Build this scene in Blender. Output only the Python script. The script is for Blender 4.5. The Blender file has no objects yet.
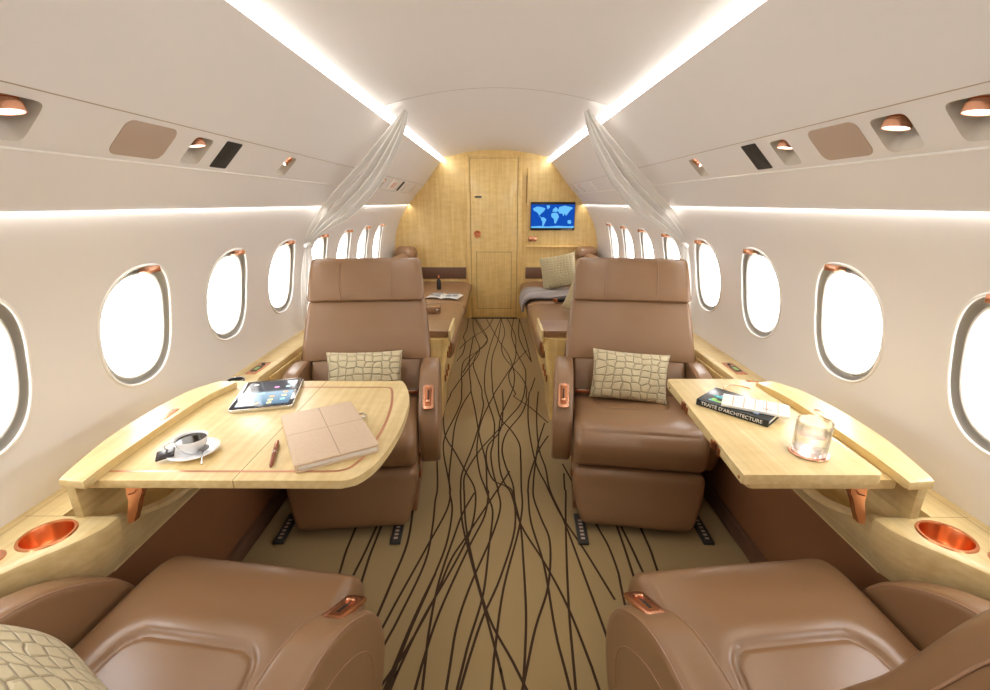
import bpy, bmesh, math, random
from mathutils import Vector, Matrix
C = bpy.context.scene.collection
PI = math.pi
random.seed(7)

# ------------------------------------------------------------------ helpers
def mesh_obj(name, verts, faces, mat=None, parent=None, smooth=True, mats=None, fm=None, loc=(0,0,0), rot=(0,0,0), sharp=None):
    me = bpy.data.meshes.new(name)
    me.from_pydata([tuple(v) for v in verts], [], faces)
    for m in (mats or ([mat] if mat else [])):
        me.materials.append(m)
    if fm:
        for p, i in zip(me.polygons, fm): p.material_index = i
    if smooth:
        me.polygons.foreach_set('use_smooth', [True]*len(me.polygons))
    me.update()
    bm = bmesh.new(); bm.from_mesh(me)
    bmesh.ops.recalc_face_normals(bm, faces=bm.faces)
    bm.to_mesh(me); bm.free()
    if smooth and sharp: me.set_sharp_from_angle(angle=math.radians(sharp))
    o = bpy.data.objects.new(name, me)
    C.objects.link(o)
    o.location = loc; o.rotation_euler = rot
    if parent: o.parent = parent
    return o

def bm_obj(name, bm, mat=None, parent=None, smooth=True, sharp=35, loc=(0,0,0), rot=(0,0,0), mats=None):
    bmesh.ops.recalc_face_normals(bm, faces=bm.faces)
    me = bpy.data.meshes.new(name); bm.to_mesh(me); bm.free()
    for m in (mats or ([mat] if mat else [])): me.materials.append(m)
    if smooth:
        me.polygons.foreach_set('use_smooth', [True]*len(me.polygons))
        if sharp: me.set_sharp_from_angle(angle=math.radians(sharp))
    o = bpy.data.objects.new(name, me); C.objects.link(o)
    o.location = loc; o.rotation_euler = rot
    if parent: o.parent = parent
    return o

def empty(name, loc=(0,0,0), rz=0, label=None, cat=None, group=None, kind=None, rot=None):
    o = bpy.data.objects.new(name, None); C.objects.link(o)
    o.empty_display_size = .05
    o.location = loc; o.rotation_euler = rot or (0,0,rz)
    return tag(o, label, cat, group, kind)

def tag(o, label=None, cat=None, group=None, kind=None):
    if label: o['label'] = label
    if cat: o['category'] = cat
    if group: o['group'] = group
    if kind: o['kind'] = kind
    return o

def struct(o, label=None):
    o['kind'] = 'structure'
    if label: o['label'] = label
    return o

def catmull(pts, n=6, closed=False):
    out = []; m = len(pts); d = len(pts[0])
    rng = range(m) if closed else range(m-1)
    for i in rng:
        if closed: p = [pts[(i+k) % m] for k in (-1,0,1,2)]
        else: p = [pts[max(0,i-1)], pts[i], pts[i+1], pts[min(m-1,i+2)]]
        for k in range(n):
            t = k/n
            out.append(tuple(.5*((2*p[1][c]) + (-p[0][c]+p[2][c])*t + (2*p[0][c]-5*p[1][c]+4*p[2][c]-p[3][c])*t*t
                        + (-p[0][c]+3*p[1][c]-3*p[2][c]+p[3][c])*t**3) for c in range(d)))
    if not closed: out.append(tuple(pts[-1]))
    return out

def area2(p):
    return sum(p[i][0]*p[(i+1)%len(p)][1]-p[(i+1)%len(p)][0]*p[i][1] for i in range(len(p)))/2

def inset(p, d):
    """inward offset of a closed 2-D outline (works for ccw or cw)"""
    s = 1 if area2(p) > 0 else -1
    n = len(p); out = []
    for i in range(n):
        a = p[i-1]; b = p[(i+1) % n]
        tx, ty = b[0]-a[0], b[1]-a[1]; L = math.hypot(tx, ty) or 1
        out.append((p[i][0]-ty/L*d*s, p[i][1]+tx/L*d*s))
    return out

def extr(prof, w, r, nx=1, nr=5):
    """closed profile (a,b) extruded along x to width w with rounded ends of radius r -> verts, faces"""
    rings = []
    for k in range(nr+1):
        t = PI/2*k/nr
        rings.append((-w/2 + r - r*math.cos(t) , r*(1-math.sin(t))))
    rings = [(-w/2, r+.004)] + rings
    mid = [(-w/2+r + (w-2*r)*i/nx, 0) for i in range(1, nx)]
    full = rings + mid + [(-x, d) for x, d in reversed(rings)]
    verts = []; n = len(prof)
    for x, d in full:
        q = inset(prof, d) if d else prof
        verts += [(x, a, b) for a, b in q]
    faces = []
    for k in range(len(full)-1):
        for i in range(n):
            j = (i+1) % n
            faces.append((k*n+i, k*n+j, (k+1)*n+j, (k+1)*n+i))
    for base, x in ((0, full[0][0]), ((len(full)-1)*n, full[-1][0])):
        cx = sum(verts[base+i][1] for i in range(n))/n; cy = sum(verts[base+i][2] for i in range(n))/n
        prev = base
        for sc in (.7,.35):
            o = len(verts)
            verts += [(x, cx+(verts[base+i][1]-cx)*sc, cy+(verts[base+i][2]-cy)*sc) for i in range(n)]
            faces += [(prev+i, prev+(i+1)%n, o+(i+1)%n, o+i) for i in range(n)]
            prev = o
        faces.append(tuple(prev+i for i in range(n)))
    return verts, faces

def box(name, x0,x1,y0,y1,z0,z1, mat, parent=None, bev=.003, seg=2, taper=None, **k):
    bm = bmesh.new()
    bmesh.ops.create_cube(bm, size=1)
    for v in bm.verts:
        v.co = ((x0+x1)/2+v.co.x*(x1-x0), (y0+y1)/2+v.co.y*(y1-y0), (z0+z1)/2+v.co.z*(z1-z0))
    if bev: bmesh.ops.bevel(bm, geom=bm.edges[:]+bm.verts[:], offset=bev, segments=seg, profile=.5, affect='EDGES')
    return bm_obj(name, bm, mat, parent, **k)

def prism(name, pts, z0, z1, mat, parent=None, bev=.002, seg=2, **k):
    bm = bmesh.new()
    lo = [bm.verts.new((x,y,z0)) for x,y in pts]; hi = [bm.verts.new((x,y,z1)) for x,y in pts]
    n = len(pts)
    f0 = bm.faces.new(lo[::-1]); f1 = bm.faces.new(hi)
    for i in range(n): bm.faces.new((lo[i], lo[(i+1)%n], hi[(i+1)%n], hi[i]))
    if bev:
        es = list(f0.edges)+list(f1.edges)
        bmesh.ops.bevel(bm, geom=es, offset=bev, segments=seg, profile=.5, affect='EDGES')
    return bm_obj(name, bm, mat, parent, **k)

def round_rect(w, h, r, n=5, cx=0, cy=0):
    out = []
    for sx, sy, a0 in ((1,1,0),(-1,1,90),(-1,-1,180),(1,-1,270)):
        for k in range(n+1):
            a = math.radians(a0+90*k/n)
            out.append((cx+sx*(w/2-r)+r*math.cos(a), cy+sy*(h/2-r)+r*math.sin(a)))
    return out

def round_poly(pts, rads, n=6):
    """round the corners of a polygon"""
    out = []; m = len(pts)
    for i in range(m):
        p = Vector(pts[i]); a = Vector(pts[i-1]); b = Vector(pts[(i+1)%m]); r = rads[i] if hasattr(rads,'__len__') else rads
        if r <= 0: out.append(tuple(p)); continue
        u = (a-p).normalized(); v = (b-p).normalized()
        ang = u.angle(v); d = min(r/math.tan(ang/2), (a-p).length*.49, (b-p).length*.49)
        s = p+u*d; e = p+v*d
        for k in range(n+1):
            t = k/n
            q = s*(1-t)**2 + p*2*t*(1-t) + e*t*t
            out.append(tuple(q))
    return out

def tube(name, pts, r, mat, parent=None, n=8, closed=False, **k):
    """tube along a 3-D path; r a number or list"""
    P = [Vector(p) for p in pts]; m = len(P); verts = []; faces = []
    up = Vector((0,0,1)); prev = None
    for i in range(m):
        if closed: t = P[(i+1)%m]-P[i-1]
        else: t = P[min(m-1,i+1)]-P[max(0,i-1)]
        t.normalize()
        if prev is None:
            a = t.orthogonal().normalized()
        else:
            a = (prev - t*prev.dot(t)).normalized()
        prev = a; b = t.cross(a)
        rr = r[i] if hasattr(r,'__len__') else r
        for j in range(n):
            an = 2*PI*j/n
            verts.append(P[i]+(a*math.cos(an)+b*math.sin(an))*rr)
    for i in range(m if closed else m-1):
        for j in range(n):
            q = (i+1) % m
            faces.append((i*n+j, i*n+(j+1)%n, q*n+(j+1)%n, q*n+j))
    if not closed:
        faces.append(tuple(range(n))[::-1]); faces.append(tuple((m-1)*n+j for j in range(n)))
    return mesh_obj(name, verts, faces, mat, parent, **k)

def lathe(name, prof, mat, parent=None, n=40, loc=(0,0,0), rot=(0,0,0), smooth=True, sharp=40, sx=1, sy=1):
    """prof = [(r,z)...] ; r==0 ends are closed with a point"""
    verts = []; faces = []; idx = []
    for r, z in prof:
        if r < 1e-6: idx.append([len(verts)]); verts.append((0,0,z))
        else:
            idx.append(list(range(len(verts), len(verts)+n)))
            verts += [(r*math.cos(2*PI*j/n)*sx, r*math.sin(2*PI*j/n)*sy, z) for j in range(n)]
    for a, b in zip(idx, idx[1:]):
        for j in range(n):
            q = (j+1) % n
            if len(a)==1 and len(b)==1: continue
            if len(a)==1: faces.append((a[0], b[j], b[q]))
            elif len(b)==1: faces.append((a[j], a[q], b[0]))
            else: faces.append((a[j], a[q], b[q], b[j]))
    return mesh_obj(name, verts, faces, mat, parent, loc=loc, rot=rot, smooth=smooth, sharp=sharp)

def ribbon(pts, w, z, closed=False):
    P = [Vector(p[:2]) for p in pts]; m = len(P); v = []; f = []
    for i in range(m):
        t = (P[(i+1)%m]-P[i-1]) if closed else (P[min(m-1,i+1)]-P[max(0,i-1)])
        t.normalize(); nrm = Vector((-t.y, t.x))*w/2
        v += [(P[i].x+nrm.x, P[i].y+nrm.y, z), (P[i].x-nrm.x, P[i].y-nrm.y, z)]
    for i in range(m if closed else m-1):
        a = 2*i; b = 2*((i+1)%m)
        f.append((a, a+1, b+1, b))
    return v, f

def grid_faces(nu, nv, off=0):
    return [(off+i*nv+j, off+(i+1)*nv+j, off+(i+1)*nv+j+1, off+i*nv+j+1) for i in range(nu-1) for j in range(nv-1)]

def text(name, body, size, mat, parent, loc, rot, align='CENTER', ext=.0003):
    cu = bpy.data.curves.new(name, 'FONT'); cu.body = body; cu.size = size; cu.extrude = ext
    cu.align_x = align; cu.align_y = 'CENTER'; cu.materials.append(mat)
    tmp = bpy.data.objects.new(name, cu); C.objects.link(tmp)
    me = bpy.data.meshes.new_from_object(tmp.evaluated_get(bpy.context.evaluated_depsgraph_get()))
    bpy.data.objects.remove(tmp)
    o = bpy.data.objects.new(name, me); C.objects.link(o)
    if not me.materials: me.materials.append(mat)
    o.location = loc; o.rotation_euler = rot; o.parent = parent
    return o

def cut(o, cutters):
    """boolean the cutters out of o, then delete them"""
    for c in cutters:
        m = o.modifiers.new('cut', 'BOOLEAN'); m.operation = 'DIFFERENCE'; m.solver = 'EXACT'; m.object = c
    bpy.context.view_layer.update()
    me = bpy.data.meshes.new_from_object(o.evaluated_get(bpy.context.evaluated_depsgraph_get()))
    o.modifiers.clear(); o.data = me
    me.polygons.foreach_set('use_smooth', [True]*len(me.polygons)); me.set_sharp_from_angle(angle=math.radians(30))
    for c in cutters: bpy.data.objects.remove(c)

# ------------------------------------------------------------------ materials
def mat(name, col, rough=.5, metal=0, coat=0, spec=.5, noise=0, nscale=20, bump=0, bscale=200, emit=None, estr=0, dark=None, sheen=0, bdist=.002):
    m = bpy.data.materials.new(name); m.use_nodes = True
    nt = m.node_tree; b = nt.nodes['Principled BSDF']
    b.inputs['Base Color'].default_value = (*col, 1)
    b.inputs['Roughness'].default_value = rough
    b.inputs['Metallic'].default_value = metal
    b.inputs['Specular IOR Level'].default_value = spec
    b.inputs['Coat Weight'].default_value = coat
    b.inputs['Coat Roughness'].default_value = .22
    b.inputs['Sheen Weight'].default_value = sheen
    tc = nt.nodes.new('ShaderNodeTexCoord')
    if noise:
        n = nt.nodes.new('ShaderNodeTexNoise'); n.inputs['Scale'].default_value = nscale; n.inputs['Detail'].default_value = 5
        nt.links.new(tc.outputs['Object'], n.inputs['Vector'])
        mx = nt.nodes.new('ShaderNodeMix'); mx.data_type = 'RGBA'
        d = dark or tuple(c*(1-noise) for c in col)
        mx.inputs[6].default_value = (*d, 1); mx.inputs[7].default_value = (*[min(1,c*(1+noise*.5)) for c in col], 1)
        nt.links.new(n.outputs['Fac'], mx.inputs[0]); nt.links.new(mx.outputs[2], b.inputs['Base Color'])
    if bump:
        n2 = nt.nodes.new('ShaderNodeTexNoise'); n2.inputs['Scale'].default_value = bscale; n2.inputs['Detail'].default_value = 3
        nt.links.new(tc.outputs['Object'], n2.inputs['Vector'])
        bp = nt.nodes.new('ShaderNodeBump'); bp.inputs['Strength'].default_value = bump; bp.inputs['Distance'].default_value = bdist
        nt.links.new(n2.outputs['Fac'], bp.inputs['Height']); nt.links.new(bp.outputs['Normal'], b.inputs['Normal'])
    if emit:
        b.inputs['Emission Color'].default_value = (*emit, 1); b.inputs['Emission Strength'].default_value = estr
    return m

def wood(name, c1, c2, axis, scale=1.0, rough=.32, coat=.3):
    """fine maple: long grain along axis with a light cross figure"""
    m = bpy.data.materials.new(name); m.use_nodes = True
    nt = m.node_tree; b = nt.nodes['Principled BSDF']
    tc = nt.nodes.new('ShaderNodeTexCoord')
    def layer(sc, det):
        mp = nt.nodes.new('ShaderNodeMapping'); mp.inputs['Scale'].default_value = sc
        nt.links.new(tc.outputs['Object'], mp.inputs['Vector'])
        n = nt.nodes.new('ShaderNodeTexNoise'); n.inputs['Scale'].default_value = scale; n.inputs['Detail'].default_value = det
        nt.links.new(mp.outputs['Vector'], n.inputs['Vector']); return n
    s = [60, 60, 60]; s[axis] = 2.5
    fine = layer(tuple(s), 6)
    s2 = [9, 9, 9]; s2[axis] = 26
    fig = layer(tuple(s2), 3)
    r1 = nt.nodes.new('ShaderNodeValToRGB'); r1.color_ramp.elements[0].position = .32; r1.color_ramp.elements[1].position = .68
    r1.color_ramp.elements[0].color = (*c2, 1); r1.color_ramp.elements[1].color = (*c1, 1)
    nt.links.new(fine.outputs['Fac'], r1.inputs[0])
    mx = nt.nodes.new('ShaderNodeMix'); mx.data_type = 'RGBA'; mx.blend_type = 'MULTIPLY'; mx.inputs[0].default_value = .5
    r2 = nt.nodes.new('ShaderNodeValToRGB'); r2.color_ramp.elements[0].position = .35; r2.color_ramp.elements[1].position = .65
    r2.color_ramp.elements[0].color = (.84,.80,.74,1); r2.color_ramp.elements[1].color = (1,1,1,1)
    nt.links.new(fig.outputs['Fac'], r2.inputs[0])
    nt.links.new(r1.outputs[0], mx.inputs[6]); nt.links.new(r2.outputs[0], mx.inputs[7])
    nt.links.new(mx.outputs[2], b.inputs['Base Color'])
    b.inputs['Roughness'].default_value = rough; b.inputs['Coat Weight'].default_value = coat; b.inputs['Coat Roughness'].default_value = .12
    return m

def croc(name, c1, c2, scale=14):
    """embossed crocodile-check silk"""
    m = bpy.data.materials.new(name); m.use_nodes = True
    nt = m.node_tree; b = nt.nodes['Principled BSDF']
    tc = nt.nodes.new('ShaderNodeTexCoord')
    nz = nt.nodes.new('ShaderNodeTexNoise'); nz.inputs['Scale'].default_value = 7; nz.inputs['Detail'].default_value = 2
    nt.links.new(tc.outputs['Object'], nz.inputs['Vector'])
    vm = nt.nodes.new('ShaderNodeVectorMath'); vm.operation = 'MULTIPLY_ADD'
    vm.inputs[1].default_value = (.05,.05,.05)
    nt.links.new(nz.outputs['Color'], vm.inputs[0]); nt.links.new(tc.outputs['Object'], vm.inputs[2])
    v = nt.nodes.new('ShaderNodeTexVoronoi'); v.feature = 'DISTANCE_TO_EDGE'; v.distance = 'EUCLIDEAN'
    v.inputs['Scale'].default_value = scale; v.inputs['Randomness'].default_value = .38
    mp = nt.nodes.new('ShaderNodeMapping'); mp.inputs['Scale'].default_value = (1,.01,1.35)
    nt.links.new(vm.outputs[0], mp.inputs['Vector']); nt.links.new(mp.outputs[0], v.inputs['Vector'])
    r = nt.nodes.new('ShaderNodeValToRGB'); r.color_ramp.elements[0].position = .0; r.color_ramp.elements[1].position = .06
    r.color_ramp.elements[0].color = (*c2,1); r.color_ramp.elements[1].color = (*c1,1)
    nt.links.new(v.outputs['Distance'], r.inputs[0]); nt.links.new(r.outputs[0], b.inputs['Base Color'])
    r3 = nt.nodes.new('ShaderNodeValToRGB'); r3.color_ramp.elements[1].position = .16
    r3.color_ramp.interpolation = 'EASE'
    nt.links.new(v.outputs['Distance'], r3.inputs[0])
    bp = nt.nodes.new('ShaderNodeBump'); bp.inputs['Strength'].default_value = .8; bp.inputs['Distance'].default_value = .006
    nt.links.new(r3.outputs[0], bp.inputs['Height']); nt.links.new(bp.outputs[0], b.inputs['Normal'])
    b.inputs['Roughness'].default_value = .45; b.inputs['Sheen Weight'].default_value = .15
    return m

def emis(name, col, s):
    m = bpy.data.materials.new(name); m.use_nodes = True; nt = m.node_tree; nt.nodes.clear()
    e = nt.nodes.new('ShaderNodeEmission'); o = nt.nodes.new('ShaderNodeOutputMaterial')
    e.inputs[0].default_value = (*col,1); e.inputs[1].default_value = s; nt.links.new(e.outputs[0], o.inputs[0]); return m

def glass(name, col=(1,1,1), rough=0.0, ior=1.45, thin=False):
    m = bpy.data.materials.new(name); m.use_nodes = True; nt = m.node_tree; nt.nodes.clear()
    o = nt.nodes.new('ShaderNodeOutputMaterial')
    if thin:
        t = nt.nodes.new('ShaderNodeBsdfTransparent'); t.inputs[0].default_value = (*col,1)
        g = nt.nodes.new('ShaderNodeBsdfGlossy'); g.inputs['Roughness'].default_value = .05
        f = nt.nodes.new('ShaderNodeValue'); f.outputs[0].default_value = .03
        mx = nt.nodes.new('ShaderNodeMixShader')
        nt.links.new(f.outputs[0], mx.inputs[0]); nt.links.new(t.outputs[0], mx.inputs[1]); nt.links.new(g.outputs[0], mx.inputs[2]); nt.links.new(mx.outputs[0], o.inputs[0])
    else:
        g = nt.nodes.new('ShaderNodeBsdfGlass'); g.inputs['Color'].default_value = (*col,1); g.inputs['Roughness'].default_value = rough; g.inputs['IOR'].default_value = ior
        tp = nt.nodes.new('ShaderNodeBsdfTransparent'); mx = nt.nodes.new('ShaderNodeMixShader'); mx.inputs[0].default_value = .25
        nt.links.new(g.outputs[0], mx.inputs[1]); nt.links.new(tp.outputs[0], mx.inputs[2]); nt.links.new(mx.outputs[0], o.inputs[0])
    return m

M = {}
M['white'] = mat('cabin_liner', (.80,.772,.750), .5, noise=.02, nscale=3)
M['white2'] = mat('bead_white', (.86,.84,.80), .35)
M['joint'] = mat('ceiling_joint', (.50,.45,.39), .6)
M['recess'] = mat('lamp_recess_shaded', (.54,.48,.41), .6)  # same white liner, darkened so the colour carries the shade inside the recess
M['reveal'] = mat('window_reveal', (.50,.48,.44), .5)  # greyed: shade of the gap around the window is put into the colour
M['bezel'] = mat('shade_bezel', (.74,.72,.67), .35)  # toned down to paint some shading into the bright window bowl
M['leather'] = mat('leather_brown', (.270,.150,.074), .33, coat=.22, noise=.10, nscale=9, bump=.12, bscale=420, bdist=.001)
M['leather_dark'] = mat('leather_dado', (.26,.115,.05), .42, noise=.10, nscale=6, bump=.1, bscale=420, bdist=.001)
M['leather_band'] = mat('leather_band', (.15,.075,.045), .45, bump=.1, bscale=400, bdist=.001)
M['seam'] = mat('leather_seam', (.36,.21,.13), .45)
M['seam_dark'] = mat('seam_shadow', (.06,.028,.014), .7)
M['maple_y'] = wood('maple_long', (.78,.63,.335), (.68,.515,.24), 1, rough=.38, coat=.1)
M['maple_z'] = wood('maple_upright', (.90,.69,.31), (.79,.56,.21), 2, rough=.3)
M['maple_line'] = mat('maple_joint', (.30,.18,.07), .6)
M['carpet'] = mat('carpet_beige', (.36,.255,.112), .95, noise=.10, nscale=260, bump=.5, bscale=600, bdist=.002, sheen=.2)
M['carpet_line'] = mat('carpet_pattern_brown', (.045,.020,.006), .95)
M['copper'] = mat('copper', (.86,.44,.28), .26, metal=1)
M['copper_dark'] = mat('copper_brushed', (.45,.17,.075), .35, metal=1)
M['copper_cup'] = mat('copper_cup', (.80,.34,.16), .26, metal=1)
M['black'] = mat('black_plastic', (.012,.012,.012), .4)
M['grille'] = mat('vent_black', (.02,.018,.016), .6, bump=.8, bscale=300)
M['tan'] = mat('speaker_tan', (.48,.37,.29), .7, bump=.3, bscale=800)
M['steel'] = mat('steel', (.75,.75,.76), .2, metal=1)
M['rail'] = mat('rail_black', (.03,.028,.026), .45)
M['porcelain'] = mat('porcelain', (.85,.86,.88), .12, coat=.5)
M['coffee'] = mat('coffee', (.012,.006,.004), .05)
M['purple'] = mat('blanket_grey', (.20,.165,.16), .8, sheen=.4, bump=.3, bscale=300)
M['folio'] = mat('folio_beige', (.64,.49,.35), .55, noise=.12, nscale=120, bump=.15, bscale=300)
M['folio_seam'] = mat('folio_seam', (.36,.25,.17), .6)
M['paper'] = mat('paper', (.85,.84,.80), .6)
M['white_gloss'] = mat('white_gloss', (.85,.85,.84), .3)
M['curtain'] = mat('curtain_voile', (.86,.84,.81), .7)
M['croc'] = croc('cushion_silk_crocodile', (.60,.52,.33), (.26,.20,.09), 24)
M['croc_small'] = croc('cushion_silk_pale', (.50,.42,.24), (.28,.21,.09), 30)
M['cove'] = emis('cove_led', (1.0,.965,.91), 9)
M['valance_led'] = emis('valance_led', (1.0,.96,.90), 18)
M['lamp'] = emis('lamp_disc', (1.0,.92,.80), 2.5)
M['pane'] = glass('window_pane', (1,1,1), thin=True, ior=1.3)
M['tumbler'] = glass('tumbler_glass', (1,1,1), ior=1.45)
M['water'] = glass('water', (1,1,1), ior=1.33)
def voile():
    m = M['curtain']; nt = m.node_tree; b = nt.nodes['Principled BSDF']
    tr = nt.nodes.new('ShaderNodeBsdfTranslucent'); tr.inputs[0].default_value = (.9,.88,.85,1)
    tp = nt.nodes.new('ShaderNodeBsdfTransparent')
    mx = nt.nodes.new('ShaderNodeMixShader'); mx.inputs[0].default_value = .15
    m2 = nt.nodes.new('ShaderNodeMixShader'); m2.inputs[0].default_value = .0
    nt.links.new(b.outputs[0], mx.inputs[1]); nt.links.new(tr.outputs[0], mx.inputs[2])
    nt.links.new(mx.outputs[0], m2.inputs[1]); nt.links.new(tp.outputs[0], m2.inputs[2])
    nt.links.new(m2.outputs[0], nt.nodes['Material Output'].inputs[0])
voile()
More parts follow.
